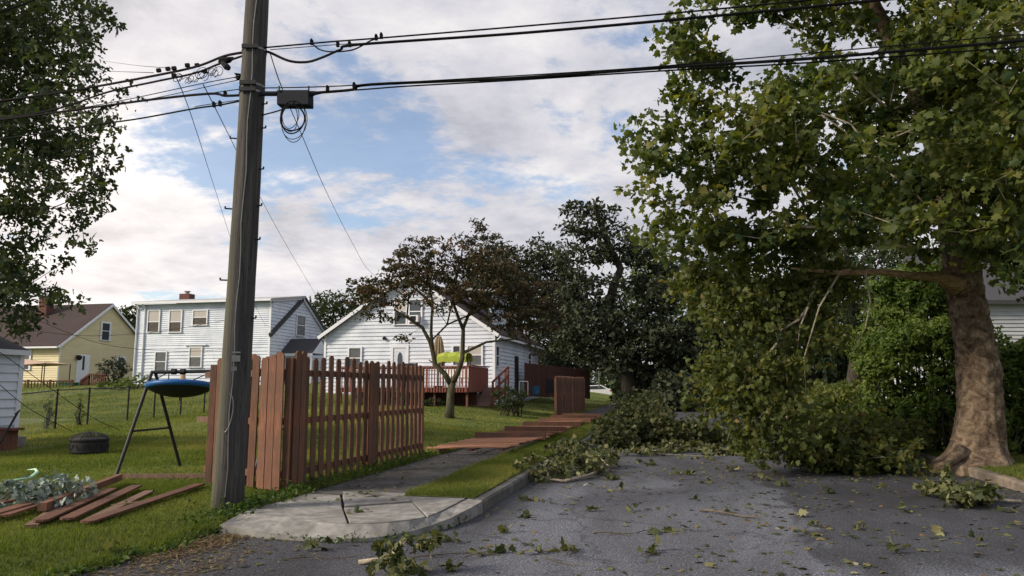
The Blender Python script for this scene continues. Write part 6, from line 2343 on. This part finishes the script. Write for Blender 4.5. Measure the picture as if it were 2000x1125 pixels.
# ---- grass
def grass(name, label, samples, hmin, hmax, mat='grass'):
    """samples: list of (u0, u1, v0, v1, per_m2, width)"""
    Vv, Fv, At = [], [], []
    base = 0
    for (u0, u1, v0, v1, dens, wdt) in samples:
        n = int((u1 - u0) * (v1 - v0) * dens)
        u = rng.uniform(u0, u1, n)
        v = rng.uniform(v0, v1, n)
        x, y = u * SA + v * CA, u * CA - v * SA
        ok = (y > 3) & (np.abs(x) < .80 * y + 1.5)
        ok &= ~((v > v0_of(u)) & (v < -3.5))
        ok &= ~((u < 9.38) & (v > -3.5) & (v < 4))
        u, v, x, y = u[ok], v[ok], x[ok], y[ok]
        n = len(u)
        if not n:
            continue
        z = np.where((v > -3.5) & (v < 0), .158 + road_z(u), np.where(v > 0, np.where(v < 5.2, .148, G_uv(u, v)), G_uv(u, v)))
        lush = .5 + .5 * np.sin(u * 1.3 + np.sin(v * 1.7) * 1.5) * np.sin(v * 1.1 + 1 + np.sin(u * .7))
        h = rng.uniform(hmin, hmax, n) * (.7 + .5 * lush)
        a = rng.uniform(0, 2 * np.pi, n)
        ln = rng.uniform(.15, .9, n) * h
        la = rng.uniform(0, 2 * np.pi, n)
        w = wdt * rng.uniform(.7, 1.3, n) / 2
        p0 = np.stack([x - w * np.cos(a), y - w * np.sin(a), z - .005], -1)
        p1 = np.stack([x + w * np.cos(a), y + w * np.sin(a), z - .005], -1)
        p2 = np.stack([x + ln * np.cos(la), y + ln * np.sin(la), z + h], -1)
        Vv.append(np.stack([p0, p1, p2], 1).reshape(-1, 3))
        Fv.append((np.arange(n * 3).reshape(n, 3)) + base)
        base += n * 3
        pat = np.sin(u * .55 + 2 * np.sin(v * .4)) * np.sin(v * .62 + 1.5 * np.sin(u * .33)) + .5 * np.sin(u * 2.3 + v * 1.9) * np.sin(v * 2.7 - u)
        At.append(np.repeat(np.clip(rng.beta(2, 2.1, n) + .25 * (lush - .5) + .30 * pat, 0, 1), 3))
    o = np_mesh(name, np.concatenate(Vv), np.concatenate(Fv), M[mat], attr=np.concatenate(At))
    tag(o, label, 'grass', kind='stuff')


grass('grass', 'short green lawn grass on the left', [(3.5, 10, -9.5, -4.75, 4200, .008), (9, 16, -14, -4.85, 1800, .011), (12, 24, -20, -4.85, 650, .018), (22, 36, -30, -4.85, 240, .03), (24, 46, -45, -14, 60, .05), (36, 80, -14, -4.85, 60, .05)], .025, .055)
grass('grass', 'dense green grass on the verge by the kerb', [(9.36, 14, -3.50, -2.56, 5200, .008), (14, 24, -3.50, -2.56, 2400, .012), (24, 45, -3.5, -2.56, 700, .02)], .035, .075)
grass('grass', 'grass around the foot of the sycamore', [(8, 20, 5.08, 7.5, 1800, .010), (20, 45, 5.08, 16, 90, .04)], .03, .07)
grass('grass', 'longer ragged tufts along the pavement and kerb edges', [(9.36, 17, -3.50, -3.40, 1500, .010), (9.36, 20, -2.66, -2.54, 900, .010), (9.3, 16, -5.1, -4.86, 1300, .010), (3.5, 7.4, -5.05, -4.78, 1500, .009), (8, 14, 5.08, 5.2, 900, .010)], .06, .13)
wl = []
for k in range(5200):
    u, v = random.uniform(4, 20), -4.9 - abs(random.gauss(0, 3.2))
    if math.sin(u * 1.9 + 2 * math.sin(v * 1.3)) * math.sin(v * 2.1 + u) < .15:
        continue
    p = S(u, v)
    wl.append((p.x, p.y, G(p.x, p.y) + random.uniform(.015, .045)))
o = leaf_mesh('clover', np.array(wl), .05, 'oval', M['weed'], up=1.6)
tag(o, 'patches of broad leaved weeds in the left lawn', 'weeds', kind='stuff')
# coarse weeds at the fence foot, the pole and the pad
wp = []
for k in range(2600):
    r_ = random.random()
    if r_ < .6:
        u = random.uniform(9.2, 14.8)
        v = -4.98 + random.gauss(0, .09)
    elif r_ < .85:
        u = random.gauss(8.35, .45)
        v = -5.0 + random.gauss(0, .14)
    else:
        u = random.uniform(7.0, 9.3)
        v = -4.93 + random.gauss(0, .07)
    p = S(u, v)
    wp.append((p.x, p.y, .15 + abs(random.gauss(0, .055)) * (1.3 if u > 9 else .9)))
for k in range(900):
    u = random.uniform(3.6, 7.4)
    v = float(v0_of(np.array(u))) + random.gauss(-.03, .08)
    p = S(u, v)
    wp.append((p.x, p.y, .02 + abs(random.gauss(0, .03))))
leaf_mesh_o = leaf_mesh('weeds', np.array(wp), .055, 'oval', M['weed'])
tag(leaf_mesh_o, 'low leafy weeds along the fence foot and round the pole', 'weeds', kind='stuff')
wp = []
for k in range(420):
    t_ = random.random()
    i = int(t_ * 9)
    q = outw[i + 1].lerp(outw[min(i + 2, 11)], random.random())
    if i in (0,):
        continue
    if math.sin(t_ * 23) < -.2:
        continue
    wp.append((q.x + random.gauss(0, .04), q.y - .05 + random.gauss(0, .03), .01 + abs(random.gauss(0, .035))))
o = leaf_mesh('weeds', np.array(wp), .045, 'oval', M['weed'])
tag(o, 'weeds sprouting along the curved front of the corner pad', 'weeds', kind='stuff')
